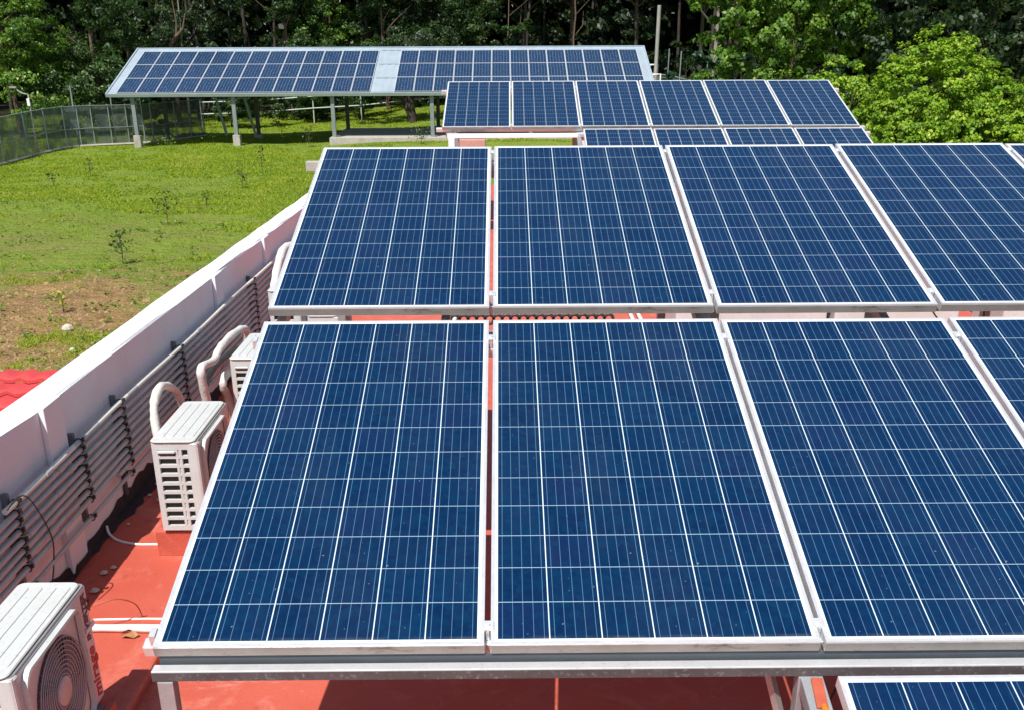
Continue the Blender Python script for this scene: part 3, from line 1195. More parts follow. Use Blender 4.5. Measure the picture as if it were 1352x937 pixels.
hose('roof_cable', [(-2.02, 4.575, -2.594), (-1.75, 4.58, -2.594), (-1.5, 4.565, -2.594), (-1.1, 4.575, -2.594)], .006, 'pvc', 'thin white cable lying on the red roof beyond the white pipe', 'cable', 4, 8)
hose('roof_cable', [(-2.30, 5.60, -2.56), (-2.27, 5.55, -2.59), (-2.19, 5.47, -2.592), (-2.08, 5.425, -2.592), (-1.97, 5.42, -2.592), (-1.80, 5.42, -2.592)], .008, 'pvc', 'white cable curving from the parapet to the slotted air conditioner', 'cable', 5, 8)
hose('thin_cable', [(-1.95, 4.45, -2.45), (-1.86, 4.50, -2.44), (-1.80, 4.56, -2.50), (-1.79, 4.60, -2.59)], .003, 'rust_plate', 'thin reddish wire looping above the white roof pipe', 'cable', 6, 6)
for pts, lab in (
        ([(1.98, 4.86, -1.16), (2.02, 4.78, -1.22), (2.10, 4.72, -1.27), (2.20, 4.80, -1.24), (2.26, 4.95, -1.16)], 'short black panel lead hanging in the gap between the two panel rows'),
        ([(-.02, 2.84, -1.70), (.06, 2.82, -1.745), (.22, 2.83, -1.76), (.36, 2.86, -1.72)], 'black panel lead sagging under the nearest row\'s front rim'),
        ([(.98, 2.9, -1.72), (1.05, 2.86, -1.83), (1.0, 2.84, -2.0), (.93, 2.80, -2.25), (.95, 2.79, -2.58)], 'black lead dropping beside the rack post near the orange tool')):
    hose('panel_lead', pts, .0035, 'hose_black', lab, 'cable', 6, 6, 'loose panel leads')
# litter along the foot of the wall
lr = random.Random(13)
litter = []
for k in range(9):
    y = lr.uniform(4.6, 6.4)
    m = MB()
    s_ = lr.uniform(.012, .028)
    x = -2.20 + lr.uniform(-.06, .12)
    m.lathe((x, y, RZ + .004), [(s_ * .4, 0), (s_, s_ * .4), (s_ * .5, s_ * .85)], 'z', 6, False)
    o = m.build('rubble_bit', 'stone', origin=(x, y, RZ))
    tag(o, 'small pale bit of rubble on the shaded roof at the parapet foot', 'rubble', 'rubble bits at the parapet foot')
m = MB()
vs = [(-1.83, 4.40, -2.594), (-1.80, 4.385, -2.575), (-1.765, 4.39, -2.59), (-1.745, 4.405, -2.58), (-1.77, 4.425, -2.57), (-1.81, 4.425, -2.585)]
m.add(vs, [(0, 1, 5), (1, 2, 4, 5), (2, 3, 4)])
m.add([(-1.85, 4.44, -2.59), (-1.80, 4.43, -2.565), (-1.78, 4.445, -2.58), (-1.81, 4.455, -2.59)], [(0, 1, 2, 3)])
o = m.build('dead_leaf', 'dry_leaf', origin=(-1.80, 4.41, RZ))
tag(o, 'curled dry brown leaf on the red roof beside the white pipe', 'leaf')

# ------------------------------------------------------------------ things glimpsed under the second row
m = MB()
nt_ = 19
for k in range(nt_):
    m.torus((-.47 + k * .082, 10.1, -2.47), .042, .015, 'y', 18, 6)
o = m.build('hose_coil', 'hose_black', origin=(.25, 10.1, RZ))
tag(o, 'row of black ringed hose lying on the roof between panel rows', 'hose')
for k, (x0, x1, lab) in enumerate(((1.62, 3.05, 'long white duct box on the roof seen below the second row, left one'), (3.12, 4.30, 'long white duct box on the roof seen below the second row, right one'), (4.72, 6.4, 'cream duct box at the right edge seen below the second row'))):
    bx = empty('duct_box', ((x0 + x1) / 2, 10.2, RZ))
    tag(bx, lab, 'duct box', 'duct boxes between the panel rows')
    m = MB()
    m.rbox((x0, 9.9, RZ), (x1, 10.6, -2.16), .02, 3)
    m.build('casing', 'ac_white', bx, bx.location)
    m = MB()
    m.rbox((x0 - .02, 9.88, -2.159), (x1 + .02, 10.62, -2.14), .02, 3)
    m.build('lid', 'ac_white', bx, bx.location)
    m = MB()
    m.box((x0 + .28, 9.885, RZ + .1), (x0 + .40, 9.899, -2.22))
    m.build('vent', 'ac_dark', bx, bx.location)
for k, x in enumerate((1.28, 1.36)):
    hose('roof_pipe', [(x, 8.2, -2.575), (x + .01, 9.5, -2.575), (x + .0, 12.5, -2.575)], .02, 'pvc', f'white pipe running up the roof left of the duct boxes, {"left" if k == 0 else "right"} of the pair', 'pipe', 2, 8, 'pair of white roof pipes')
hose('roof_pipe', [(-.52, 8.6, -2.57), (-.50, 9.8, -2.57), (-.50, 12.0, -2.57)], .025, 'pvc', 'white pipe on the sunlit roof left of the black rings', 'pipe', 2, 8)
# stub end of the second row's top beam
m = MB()
m.box((-1.135, 6.40, -.695), (-1.041, 6.46, -.640))
o = m.build('beam_end', 'concrete', rk, rk.location, bevel=.004)

# ------------------------------------------------------------------ red tiled roof beyond the parapet
tr_ = empty('outbuilding', (-6.5, 10.5, -5.2))
tag(tr_, 'small outbuilding with a bright red tiled roof below the parapet', 'building')
m = MB()
nxp, rows = 90, 9
for r_ in range(rows):
    y0, y1 = 12.08 - r_ * .36, 12.08 - (r_ + 1) * .36
    base = len(m.v)
    for yy, dz in ((y0, 0.0), ((y0 + y1) / 2, .018), (y1 + .002, .035), (y1, .0)):
        for i in range(nxp + 1):
            x = -10.4 + 7.85 * i / nxp
            z = -3.52 - (12.08 - yy) * .10 + dz + .022 * math.cos(2 * math.pi * x / .24) + .01 * math.sin(x * 3 + r_)
            m.v.append((x, yy, z))
    for a_ in range(3):
        for i in range(nxp):
            m.f.append((base + a_ * (nxp + 1) + i, base + a_ * (nxp + 1) + i + 1, base + (a_ + 1) * (nxp + 1) + i + 1, base + (a_ + 1) * (nxp + 1) + i))
            m.sm.append(a_ < 2)
m.build('roof', 'tile_red', tr_, tr_.location, recalc=False)
m = MB()
m.box((-10.2, 9.0, -5.6), (-2.7, 9.15, -3.90))
m.box((-10.2, 11.8, -5.6), (-2.7, 11.95, -3.62))
m.box((-10.2, 9.15, -5.6), (-10.05, 11.8, -3.90))
m.build('wall', 'white_paint', tr_, tr_.location)

# ------------------------------------------------------------------ the solar carport at the far side of the lawn
cp = empty('carport', (-6.2, 62, -5.0))
tag(cp, 'long open sided carport with a pale metal roof covered in solar panels', 'carport')
CT = math.atan2(2.10, 6.2)
CO = Vector((-20.47, 59.0, -2.455))
MCP = Matrix.Translation(CO) @ Matrix.Rotation(CT, 4, 'X')
CL, CW = 6.55, 28.45
m = MB()
n_ = 285
vs, fs = [], []
for k, v in enumerate((0, CL)):
    for i in range(n_ + 1):
        x = CW * i / n_
        z = (0, .012, .012, 0)[i % 4] - .075
        vs.append(tuple(MCP @ Vector((x, v, z))))
for i in range(n_):
    fs.append((i, i + 1, n_ + 2 + i, n_ + 1 + i))
m.add(vs, fs)
m.box((0, 0, -.10), (CW, CL, -.085), MCP)
m.build('roof_sheet', 'sheet_metal', cp, cp.location)
for (a, b) in (((-.03, -.04, -.20), (CW + .03, .02, -.04)), ((-.03, CL - .02, -.16), (CW + .03, CL + .04, -.01)), ((-.03, .02, -.14), (.04, CL - .02, -.01)), ((CW - .04, .02, -.14), (CW + .03, CL - .02, -.01))):
    m = MB()
    m.box(a, b, MCP)
    m.build('roof_trim', 'sheet_metal', cp, cp.location)
post_x = [-19.24, -14.02, -8.87, -3.69, 1.48, 6.65]
for k, x in enumerate(post_x):
    gz = -5.16 if x < -10 else -4.72
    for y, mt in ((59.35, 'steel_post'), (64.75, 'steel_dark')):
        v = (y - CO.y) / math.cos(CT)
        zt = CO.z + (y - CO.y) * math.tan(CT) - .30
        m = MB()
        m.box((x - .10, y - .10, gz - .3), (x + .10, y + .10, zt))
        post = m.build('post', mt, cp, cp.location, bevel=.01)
        if x < -10:
            m = MB()
            if y < 60:
                m.rbox((x - .19, y - .19, gz - .35), (x + .19, y + .19, gz + .60), .04, 2)
            else:
                m.rbox((x - .24, y - .24, gz - .35), (x + .24, y + .24, gz + .22), .04, 2)
            m.build('footing', 'concrete', post, cp.location)
    m = MB()
    m.box((x - CO.x - .07, .25, -.34), (x - CO.x + .07, CL - .25, -.20), MCP)
    m.build('cross_beam', 'steel_dark', cp, cp.location)
for v in (.35, 1.6, 2.9, 4.2, 5.5, 6.2):
    m = MB()
    m.box((.05, v - .03, -.199), (CW - .05, v + .03, -.101), MCP)
    m.build('purlin', 'steel_dark', cp, cp.location)
# joints in the bare strip between the two blocks of panels
for v in (.06, 2.02, 4.02, 6.1):
    m = MB()
    m.box((13.72, v, -.062), (14.80, v + .05, -.045), MCP)
    m.build('joint_strip', 'galvanised', cp, cp.location)
rown = ['bottom', 'middle', 'top']
nums = ['first', 'second', 'third', 'fourth', 'fifth', 'sixth', 'seventh', 'eighth', 'ninth', 'tenth', 'eleventh', 'twelfth', 'thirteenth']
for blk, x0 in (('left', .52), ('right', 14.86)):
    for r_ in range(3):
        for i in range(13):
            p = MCP @ Vector((x0 + i * 1.0085, .07 + r_ * 1.972, .0))
            panel(p, CT, f'solar panel on the carport, {blk} block, {rown[r_]} row, {nums[i]} from its left end', 'solar panels on the carport roof', jit=2.0)
m = MB()
m.box((-9.10, 58.95, -5.4), (8.6, 65.6, -4.70))
o = m.build('concrete_slab', 'concrete', origin=(-1, 62, -5.0), bevel=.02)
tag(o, 'grey concrete floor slab under the right half of the carport', 'slab')
m = MB()
for i in range(2):
    m.tube([(7.95, 60.6 + i * 1.3, -1.75 + .45 * i), (8.35, 60.6 + i * 1.3, -1.72 + .45 * i), (8.35, 60.6 + i * 1.3, -2.6)], .05, 8)
m.build('drain_pipe', 'pvc', cp, cp.location)

# ------------------------------------------------------------------ fences, poles, frames behind the lawn


def gz(x, y):
    return float(ground_z(x, y))


GFP = [(-24.6, 45.0), (-23.6, 50.0), (-23.3, 55.0), (-23.0, 59.3), (-22.0, 60.6), (-20.6, 62.0), (-18.6, 64.2), (-17.4, 65.8)]
fe = empty('netted_fence', (-22, 58, -5.2))
tag(fe, 'pipe fence with dark shade netting running along the left edge of the lawn', 'fence')
fh = 2.05
nv_, nf_ = [], []
path = []
for i in range(len(GFP) - 1):
    a, b = Vector((*GFP[i], 0)), Vector((*GFP[i + 1], 0))
    for k in range(8):
        path.append(a.lerp(b, k / 8))
path.append(Vector((*GFP[-1], 0)))
m = MB()
for i, p in enumerate(path):
    z0 = gz(p.x, p.y)
    wv = .05 * math.sin(i * 1.3)
    for k in range(5):
        m.v.append((p.x + wv * math.sin(k * .8), p.y + wv * math.sin(k * .8), z0 + .06 + (fh - .1) * k / 4))
for i in range(len(path) - 1):
    for k in range(4):
        m.f.append((i * 5 + k, i * 5 + 5 + k, i * 5 + 6 + k, i * 5 + 1 + k))
        m.sm.append(True)
m.build('netting', 'shade_net', fe, fe.location, recalc=False)
for hz in (fh, fh * .45):
    m = MB()
    m.tube([(p.x + .04, p.y - .06, gz(p.x, p.y) + hz) for p in path[::2]], .028, 6)
    m.build('rail', 'fence_pipe', fe, fe.location)
for i in range(0, len(path), 4):
    p = path[i]
    m = MB()
    z0 = gz(p.x, p.y)
    m.tube([(p.x + .04, p.y - .04, z0 - .3), (p.x + .04, p.y - .04, z0 + fh + .06)], .035, 6)
    m.build('post', 'fence_pipe', fe, fe.location)
m = MB()
for i in range(len(path) - 1):
    a, b = path[i], path[i + 1]
    z0 = gz(a.x, a.y)
    if i == 0:
        pass
    m.tube([(a.x + .08, a.y - .1, z0 + .05), (b.x + .08, b.y - .1, gz(b.x, b.y) + .05)], .07, 4, smooth=False)
m.build('plinth', 'concrete', fe, fe.location)

GPL = 'bare poles behind the netted fence'
for (x, y, zt, r_, lab) in ((-22.6, 59.9, -2.12, .045, 'tall pale bare pole rising behind the netted fence, left of the carport'), (-21.3, 62.0, -2.2, .035, 'thinner grey bare pole behind the fence, close to the carport\'s left corner'), (-19.9, 62.6, -2.6, .04, 'grey pole just under the left corner of the carport roof')):
    m = MB()
    m.tube([(x, y, gz(x, y) - .3), (x + .01, y, zt)], r_, 8)
    o = m.build('fence_pole', 'fence_pipe', origin=(x, y, gz(x, y)))
    tag(o, lab, 'pole', GPL)
lp = empty('lamp_post', (-23.65, 57.0, gz(-23.65, 57)))
tag(lp, 'slim lamp post with a curved arm behind the netted fence at far left', 'lamp post')
m = MB()
b = lp.location
m.tube([(b.x, b.y, b.z - .2), (b.x, b.y, -2.4)] + [(b.x - .55 * math.sin(t), b.y, -2.4 + .35 * (1 - math.cos(t))) for t in np.linspace(.2, 1.6, 6)], .035, 8)
m.build('mast', 'pole_grey', lp, b)
m = MB()
m.box((b.x - .07, b.y - .12, -2.95), (b.x + .07, b.y - .04, -2.6))
m.build('junction_box', 'backsheet', lp, b, bevel=.01)
m = MB()
m.rbox((b.x - .85, b.y - .08, -2.12), (b.x - .50, b.y + .08, -2.04), .03, 3)
m.build('lamp_head', 'pole_grey', lp, b)

gt = empty('leaning_frame', (-15.3, 66.0, gz(-15.3, 66)))
tag(gt, 'leaning open pipe frame with two slanted posts standing behind the carport', 'frame')
b = gt.location
for x0, x1 in ((-16.15, -16.6), (-14.45, -14.95)):
    m = MB()
    m.box((-.07, -.05, 0), (.07, .05, 2.25), Matrix.Translation((x0, 66, b.z - .05)) @ Matrix.Rotation(math.atan2(x1 - x0, 2.2), 4, 'Y'))
    m.build('post', 'rail_green', gt, b)
for zz in (.75, 1.35, 2.0):
    m = MB()
    m.tube([(-16.25 - .2 * zz, 66, b.z + zz), (-14.5 - .22 * zz, 66, b.z + zz + .1)], .025, 6)
    m.build('rail', 'rail_green', gt, b)

rf = empty('rail_fence', (-8, 72, -4.9))
tag(rf, 'two rail pipe fence climbing the grassy bank behind the carport', 'fence')
b = rf.location
rp = [(-19, 71.5), (-15.5, 71.8), (-12, 72), (-9, 72.2), (-6, 72.5), (-3, 72.8), (0, 73), (3, 73.2)]
rz_ = [gz(*p) for p in rp]
for hh in (.85, 1.55):
    m = MB()
    m.tube([(p[0], p[1], z + hh + .06 * i) for i, (p, z) in enumerate(zip(rp, rz_))], .04, 6)
    m.build('rail', 'rail_green', rf, b)
for i, (p, z) in enumerate(zip(rp, rz_)):
    m = MB()
    m.tube([(p[0], p[1] + .05, z - .2), (p[0], p[1] + .05, z + 1.65 + .06 * i)], .045, 6)
    m.build('post', 'rail_green', rf, b)
bf = empty('mesh_fence', (11, 72, -4))
tag(bf, 'dark mesh fence curving away behind the carport\'s right end', 'fence')
b = bf.location
bp = [(7.5, 74, -2.1), (9.3, 73.5, -2.0), (10.6, 72, -2.15), (11.7, 69.5, -2.4), (13.0, 67, -2.7), (14.5, 64.5, -2.9)]
m = MB()
m.tube(bp, .035, 6)
m.build('rail', 'fence_pipe', bf, b)
m = MB()
for x, y, z in bp:
    m.v += [(x, y + .05, gz(x, y)), (x, y + .05, z)]
for i in range(len(bp) - 1):
    m.f.append((2 * i, 2 * i + 2, 2 * i + 3, 2 * i + 1))
    m.sm.append(False)
m.build('netting', 'shade_net', bf, b, recalc=False)
for x, y, z in bp:
    m = MB()
    m.tube([(x, y, gz(x, y) - .2), (x, y, z)], .035, 6)
    m.build('post', 'fence_pipe', bf, b)
for x, y, zt, r_, lab, mt in ((8.15, 61.3, 1.6, .10, 'thick grey utility pole rising at the carport\'s right end', 'pole_grey'), (9.9, 69, -.55, .035, 'thin grey pole left of two by the curved mesh fence', 'fence_pipe'), (10.55, 68.5, -.68, .04, 'thin grey pole right of two by the curved mesh fence', 'fence_pipe'), (11.7, 66, -1.35, .035, 'short thin pole before the blue green bushes', 'fence_pipe')):
    m = MB()
    m.tube([(x, y, gz(x, y) - .3), (x + .08, y, zt)], r_, 8)
    o = m.build('fence_pole' if r_ < .09 else 'utility_pole', mt, origin=(x, y, gz(x, y)))
    tag(o, lab, 'pole', 'poles by the carport\'s right end' if r_ < .09 else None)

# ------------------------------------------------------------------ saplings and stones on the lawn
sp_data = [
    (-10.28, 33.4, .95, 90, 'leaf_mid', 'dark leafy sapling with its own shadow in the middle of the lawn', .5),
    (-9.70, 27.4, .80, 80, 'leaf_mid', 'sapling with yellowish top leaves at the dry edge of the lawn', .42),
    (-9.22, 22.1, .42, 26, 'leaf_yellow', 'tiny bright yellow seedling on the bare brown soil', .22),
    (-9.97, 42.3, .75, 40, 'leaf_mid', 'small thin sapling on the lawn near the second panel row', .35),
    (-10.25, 47.3, 1.05, 45, 'leaf_mid', 'tall thin dark sapling nearest the second panel row\'s corner', .25),
    (-10.36, 38.3, .50, 28, 'leaf_mid', 'very small seedling between two taller saplings on the lawn', .25),
    (-17.2, 46.3, .70, 36, 'leaf_mid', 'dark twin stemmed sapling on the left part of the lawn', .3),
    (-17.8, 43.8, .45, 26, 'leaf_mid', 'low seedling tuft at the lawn\'s far left', .35),
    (-17.3, 57.9, .75, 70, 'leaf_light', 'bright green bushy seedling by the first carport footing', .6),
    (-15.5, 60.2, .9, 60, 'leaf_light', 'bright seedling growing in the carport\'s shade', .5),
    (-11.9, 60.6, 1.0, 40, 'leaf_yellow', 'pale yellow leafed seedling beside the dark rear post of the carport', .4),
    (-10.1, 58.4, 1.0, 90, 'leaf_dark', 'dark leafy shrub left of the concrete slab', .5),
    (-4.2, 57.6, .75, 110, 'leaf_mid', 'low green plant in front of the concrete slab', .8),
]
for (x, y, h, n, mt, lab, sp) in sp_data:
    rg = np.random.default_rng(int(abs(x * 100)))
    z0 = gz(x, y)
    e = empty('sapling', (x, y, z0))
    tag(e, lab, 'sapling', 'saplings on the lawn')
    m = MB()
    m.tube([(0, 0, -.05), (.02, .01, h * .5), (-.01, 0, h * .95)], [.014, .011, .005], 5)
    for k in range(4):
        a = k * 1.7
        m.tube([(.01, 0, h * (.35 + .14 * k)), (sp * .5 * math.cos(a), sp * .5 * math.sin(a), h * (.5 + .14 * k))], .006, 4)
    m.build('stem', 'trunk_brown', e)
    P = np.stack([rg.normal(0, sp * .36, n), rg.normal(0, sp * .36, n), h * (.35 + .7 * rg.random(n))], 1)
    nr = unit(rg.normal(size=(n, 3)) * .6 + np.array([0, -.1, .7]))
    quads_object('foliage', leaves(P, nr, rg.uniform(.08, .16, n), rg, .45), mt, rg.random(n), e)
for x, y, s_, lab in ((-8.6, 20.7, .12, 'pale stone lying on the bare brown soil'), (-8.0, 19.3, .06, 'small pale stone by the grass edge near the parapet'), (-7.3, 19.6, .05, 'tiny pale stone close to the outbuilding roof')):
    m = MB()
    z0 = gz(x, y)
    m.lathe((x, y, z0 - .02), [(s_ * .8, 0), (s_, s_ * .5), (s_ * .75, s_ * 1.0), (s_ * .2, s_ * 1.25)], 'z', 7, False)
    o = m.build('stone', 'stone', origin=(x, y, z0))
    tag(o, lab, 'stone')


# ------------------------------------------------------------------ grass
def fbm(x, y, scale, octv, seed):
    """smooth value noise in 0..1, several octaves"""
    g = np.random.default_rng(seed + 300)
    tab = g.random((256, 256))
    out, amp, tot = np.zeros_like(x), 1.0, 0.0
    for k in range(octv):
        u, v = x * scale + 37.7 * k, y * scale + 11.3 * k
        i, j = np.floor(u).astype(int), np.floor(v).astype(int)
        a, b = u - i, v - j
        a, b = a * a * (3 - 2 * a), b * b * (3 - 2 * b)
        q = lambda p, r_: tab[(i + p) % 256, (j + r_) % 256]
        out += amp * ((q(0, 0) * (1 - a) + q(1, 0) * a) * (1 - b) + (q(0, 1) * (1 - a) + q(1, 1) * a) * b)
        tot += amp
        amp *= .58
        scale *= 2.03
    out = out / tot
    return np.clip((out - .5) * 1.7 + .5, 0, 1)


def build_grass():
    rg = np.random.default_rng(4)
    n0 = 520000
    # density falls with distance
    y = 14 + (84 - 14) * rg.random(n0) ** 1.2
    xl = -.53 * y + .5
    xr = np.where(y < 24, -2.6, np.where(y < 58, -2.0 - .11 * (y - 24), 6.0))
    x = xl + (xr - xl) * rg.random(n0)
    f = 2 * fbm(x, y, .9, 5, 1) - 1
    f0 = 2 * fbm(x, y, .22, 4, 2) - 1
    d = np.sqrt(((x + 10.8) / 3.9) ** 2 + ((y - 20.2) / 6.2) ** 2) + .8 * f + 1.0 * f0
    keep = rg.random(n0) < np.clip((d - .55) * 1.6, .02, 1)
    dens = np.clip(.75 + 1.1 * f + 1.2 * f0 - .75 * (1 - sm(23, 44, y)), .04, 1)
    keep &= rg.random(n0) < dens
    keep &= ~((x > -2.6) & (y < 22)) & ~((x < -2.5) & (y > 8.8) & (y < 12.3))
    keep &= ~((x > -9.15) & (x < 8.7) & (y > 58.9) & (y < 65.7))
    x, y, f = x[keep], y[keep], f[keep]
    n = len(x)
    z = ground_z(x, y)
    h = rg.uniform(.03, .075, n) * (1 + .5 * np.clip(f, -.5, 1)) * (1 + .35 * sm(25, 55, y))
    a = rg.uniform(0, 2 * np.pi, n)
    wd = rg.uniform(.010, .020, n) * (1 + .9 * sm(20, 50, y))
    lean = rg.normal(0, .85, (n, 2)) * h[:, None]
    B = np.stack([x, y, z - .01], 1)
    sd = np.stack([np.cos(a), np.sin(a), np.zeros(n)], 1) * wd[:, None]
    T = B + np.stack([lean[:, 0], lean[:, 1], h], 1)
    V = np.stack([B - sd, B + sd, T], 1)
    t = np.clip(.48 + .42 * f + .2 * f0[keep] + rg.normal(0, .18, n), 0, 1)
    o = quads_object('grass', V, 'grass_blade', t, nv=3)
    tag(o, 'short green lawn grass thinning to bare soil near the parapet', 'grass', kind='stuff')


build_grass()


def build_clods():
    rg = np.random.default_rng(29)
    m = MB()
    for k in range(2600):
        x, y = rg.normal(-10.2, 2.3), rg.normal(19.6, 3.6)
        if x > -3 or y < 12.6 or y > 31:
            continue
        r0 = rg.uniform(.012, .05) * (2.0 if rg.random() < .05 else 1)
        z = gz(x, y) - r0 * .25
        n = 5
        a0 = rg.uniform(0, 6.3)
        lo = [(x + r0 * math.cos(a0 + q * 1.2566) * rg.uniform(.8, 1.3), y + r0 * math.sin(a0 + q * 1.2566) * rg.uniform(.8, 1.3), z) for q in range(n)]
        hi = [(x + (p[0] - x) * .6, y + (p[1] - y) * .6, z + r0 * rg.uniform(.45, .85)) for p in lo]
        m.add(lo + hi, [(q, (q + 1) % n, n + (q + 1) % n, n + q) for q in range(n)] + [tuple(range(n, 2 * n))])
    o = m.build('soil_clods', 'soil_clod', recalc=False)
    tag(o, 'loose brown clods strewn over the bare soil', 'soil', kind='stuff')


def build_weeds():
    rg = np.random.default_rng(19)
    P, Nn, Z = [], [], []
    for k in range(620):
        y = rg.uniform(14.5, 52)
        x = rg.uniform(-.5 * y, -2.8 - .06 * max(0, y - 20))
        if x > -2.8 or (8.8 < y < 12.4):
            continue
        z = gz(x, y)
        c = rg.integers(4, 13)
        r0 = rg.uniform(.05, .22)
        for q in range(c):
            P.append((x + rg.normal(0, r0), y + rg.normal(0, r0), z + rg.uniform(.01, .09)))
            Nn.append((rg.normal(0, .4), rg.normal(0, .4), 1))
            Z.append(rg.uniform(.05, .13))
    V = leaves(np.array(P), unit(np.array(Nn)), np.array(Z), rg, .6)
    o = quads_object('weeds', V, 'leaf_light', rg.random(len(P)))
    tag(o, 'low broad leaved weeds scattered through the lawn and soil', 'weeds', kind='stuff')


build_weeds()
build_clods()


# ------------------------------------------------------------------ trees and vines
def trunk_mesh(name, mat, h, r0, parent, seed, lean=(0, 0), limbs=5, zb=0.0):
    rr_ = random.Random(seed)
    m = MB()
    pts, rs = [], []
    for k in range(8):
        t = k / 7
        pts.append((lean[0] * t * h + rr_.uniform(-.06, .06) * h * .1 * (k > 0), lean[1] * t * h + rr_.uniform(-.05, .05) * h * .1 * (k > 0), zb + t * h))
        rs.append(r0 * (1.25 - .25 * min(1, t * 6)) * (1 - .75 * t))
    m.tube(pts, rs, 8)
    for k in range(limbs):
        i = 3 + k % 4
        a = rr_.uniform(0, 6.28)
        L_ = h * rr_.uniform(.18, .35)
        p = Vector(pts[i])
        q = p + Vector((math.cos(a) * L_ * .5, math.sin(a) * L_ * .5, L_ * .35))
        s2 = p + Vector((math.cos(a + .3) * L_, math.sin(a + .3) * L_, L_ * .8))
        m.tube([p, q, s2], [rs[i] * .6, rs[i] * .4, rs[i] * .15], 6)
    return m.build(name, mat, parent)


# crown recipes: ellipsoids about the trunk foot (x, y, z, rx, ry, rz)
def crown_recipe(h, r, low, rg, lobes=7):
    E = []
    for k in range(lobes):
        a = rg.uniform(0, 2 * np.pi)
        t = rg.uniform(0, 1)
        q = r * (1 - .35 * t)
        E.append((math.cos(a) * q * .5, math.sin(a) * q * .5, low + (h - low) * (.12 + .8 * t), q * rg.uniform(.45, .7), q * rg.uniform(.45, .7), (h - low) * rg.uniform(.14, .24)))
    return E


PROTO = {}


def tree_proto(key, h, r, low, n, size, mat, tmat, seed, lobes=8, ncl=70, spread=.34, tr=.16):
    rg = np.random.default_rng(seed)
    e = empty('tree')
    trunk_mesh('trunk', tmat, h * .85, tr, e, seed, (rg.uniform(-.04, .04), rg.uniform(-.04, .04)))
    V, t = clumped(crown_recipe(h, r, low, rg, lobes), n, size, rg, ncl, spread)
    quads_object('crown', V, mat, t, e)
    PROTO[key] = [e, False]


tree_proto('broad_mid', 13, 4.2, .8, 26000, .18, 'leaf_mid', 'trunk_brown', 31, 9, 220, .24)
tree_proto('broad_dark', 14, 4.0, 1.2, 22000, .19, 'leaf_dark', 'trunk_dark', 32, 9, 190, .25)
tree_proto('tall_open', 14, 3.6, 4.8, 9000, .28, 'leaf_dark', 'trunk_dark', 33, 8, 60)
tree_proto('bright', 10, 3.2, .2, 20000, .17, 'leaf_light', 'trunk_brown', 34, 9, 200, .24)
tree_proto('shrub', 4.2, 2.4, .0, 7000, .22, 'leaf_blue', 'trunk_dark', 35, 7, 55, tr=.06)
tree_proto('thicket', 6.5, 3.2, .0, 9000, .24, 'leaf_mid', 'trunk_dark', 36, 8, 70, tr=.08)


def tree(key, x, y, rot, s, label, group, zoff=0.0, name='tree'):
    p = PROTO[key]
    o = p[0] if not p[1] else copy_tree(p[0])
    p[1] = True
    o.name = name
    o.location = (x, y, gz(x, y) + zoff)
    o.rotation_euler = (0, 0, rot)
    o.scale = (s, s, s)
    tag(o, label, 'tree' if name == 'tree' else 'shrub', group)
    return o


GT = 'trees along the edge of the wood'
T = [
    ('broad_mid', -33.5, 66.5, .3, 1.0, 'large leafy green tree filling the far left corner behind the netted fence'),
    ('bright', -28.3, 66.5, 1.2, 1.0, 'tree with sunlit yellow green sprays above the bare pole'),
    ('broad_mid', -24.8, 70.0, 2.4, .95, 'green tree behind the fence left of the carport\'s corner'),
    ('broad_dark', -20.5, 77.0, .9, 1.0, 'dark tree behind the carport\'s left end with a crooked brown branch'),
    ('broad_mid', -14.5, 79.0, 3.4, .95, 'green tree above the left third of the carport roof'),
    ('bright', -12.2, 82.0, 5.0, .95, 'brighter green tree peeping over the carport\'s left block'),
    ('broad_mid', -8.0, 80.0, 4.2, 1.0, 'broad green tree above the carport\'s bare middle strip'),
    ('broad_dark', -4.6, 83.0, 1.7, 1.0, 'dark tree behind the carport right of its middle strip'),
    ('broad_mid', -1.6, 80.0, .2, .85, 'green tree above the left end of the carport\'s right block'),
    ('tall_open', 1.6, 80.5, 1.0, 1.05, 'tall bare stemmed tree with a dark trunk over the carport\'s right block'),
    ('tall_open', 4.9, 81.5, 2.8, 1.1, 'tall tree with a thin forked dark trunk over the carport\'s right block'),
    ('tall_open', 9.2, 80.0, 4.4, 1.1, 'tall dark trunked tree beyond the utility pole'),
    ('tall_open', 13.2, 77.0, 5.6, 1.05, 'tall dark tree left of the yellow green tree'),
]
for k, x, y, rot, s, lab in T:
    tree(k, x, y, rot, s, lab, GT)
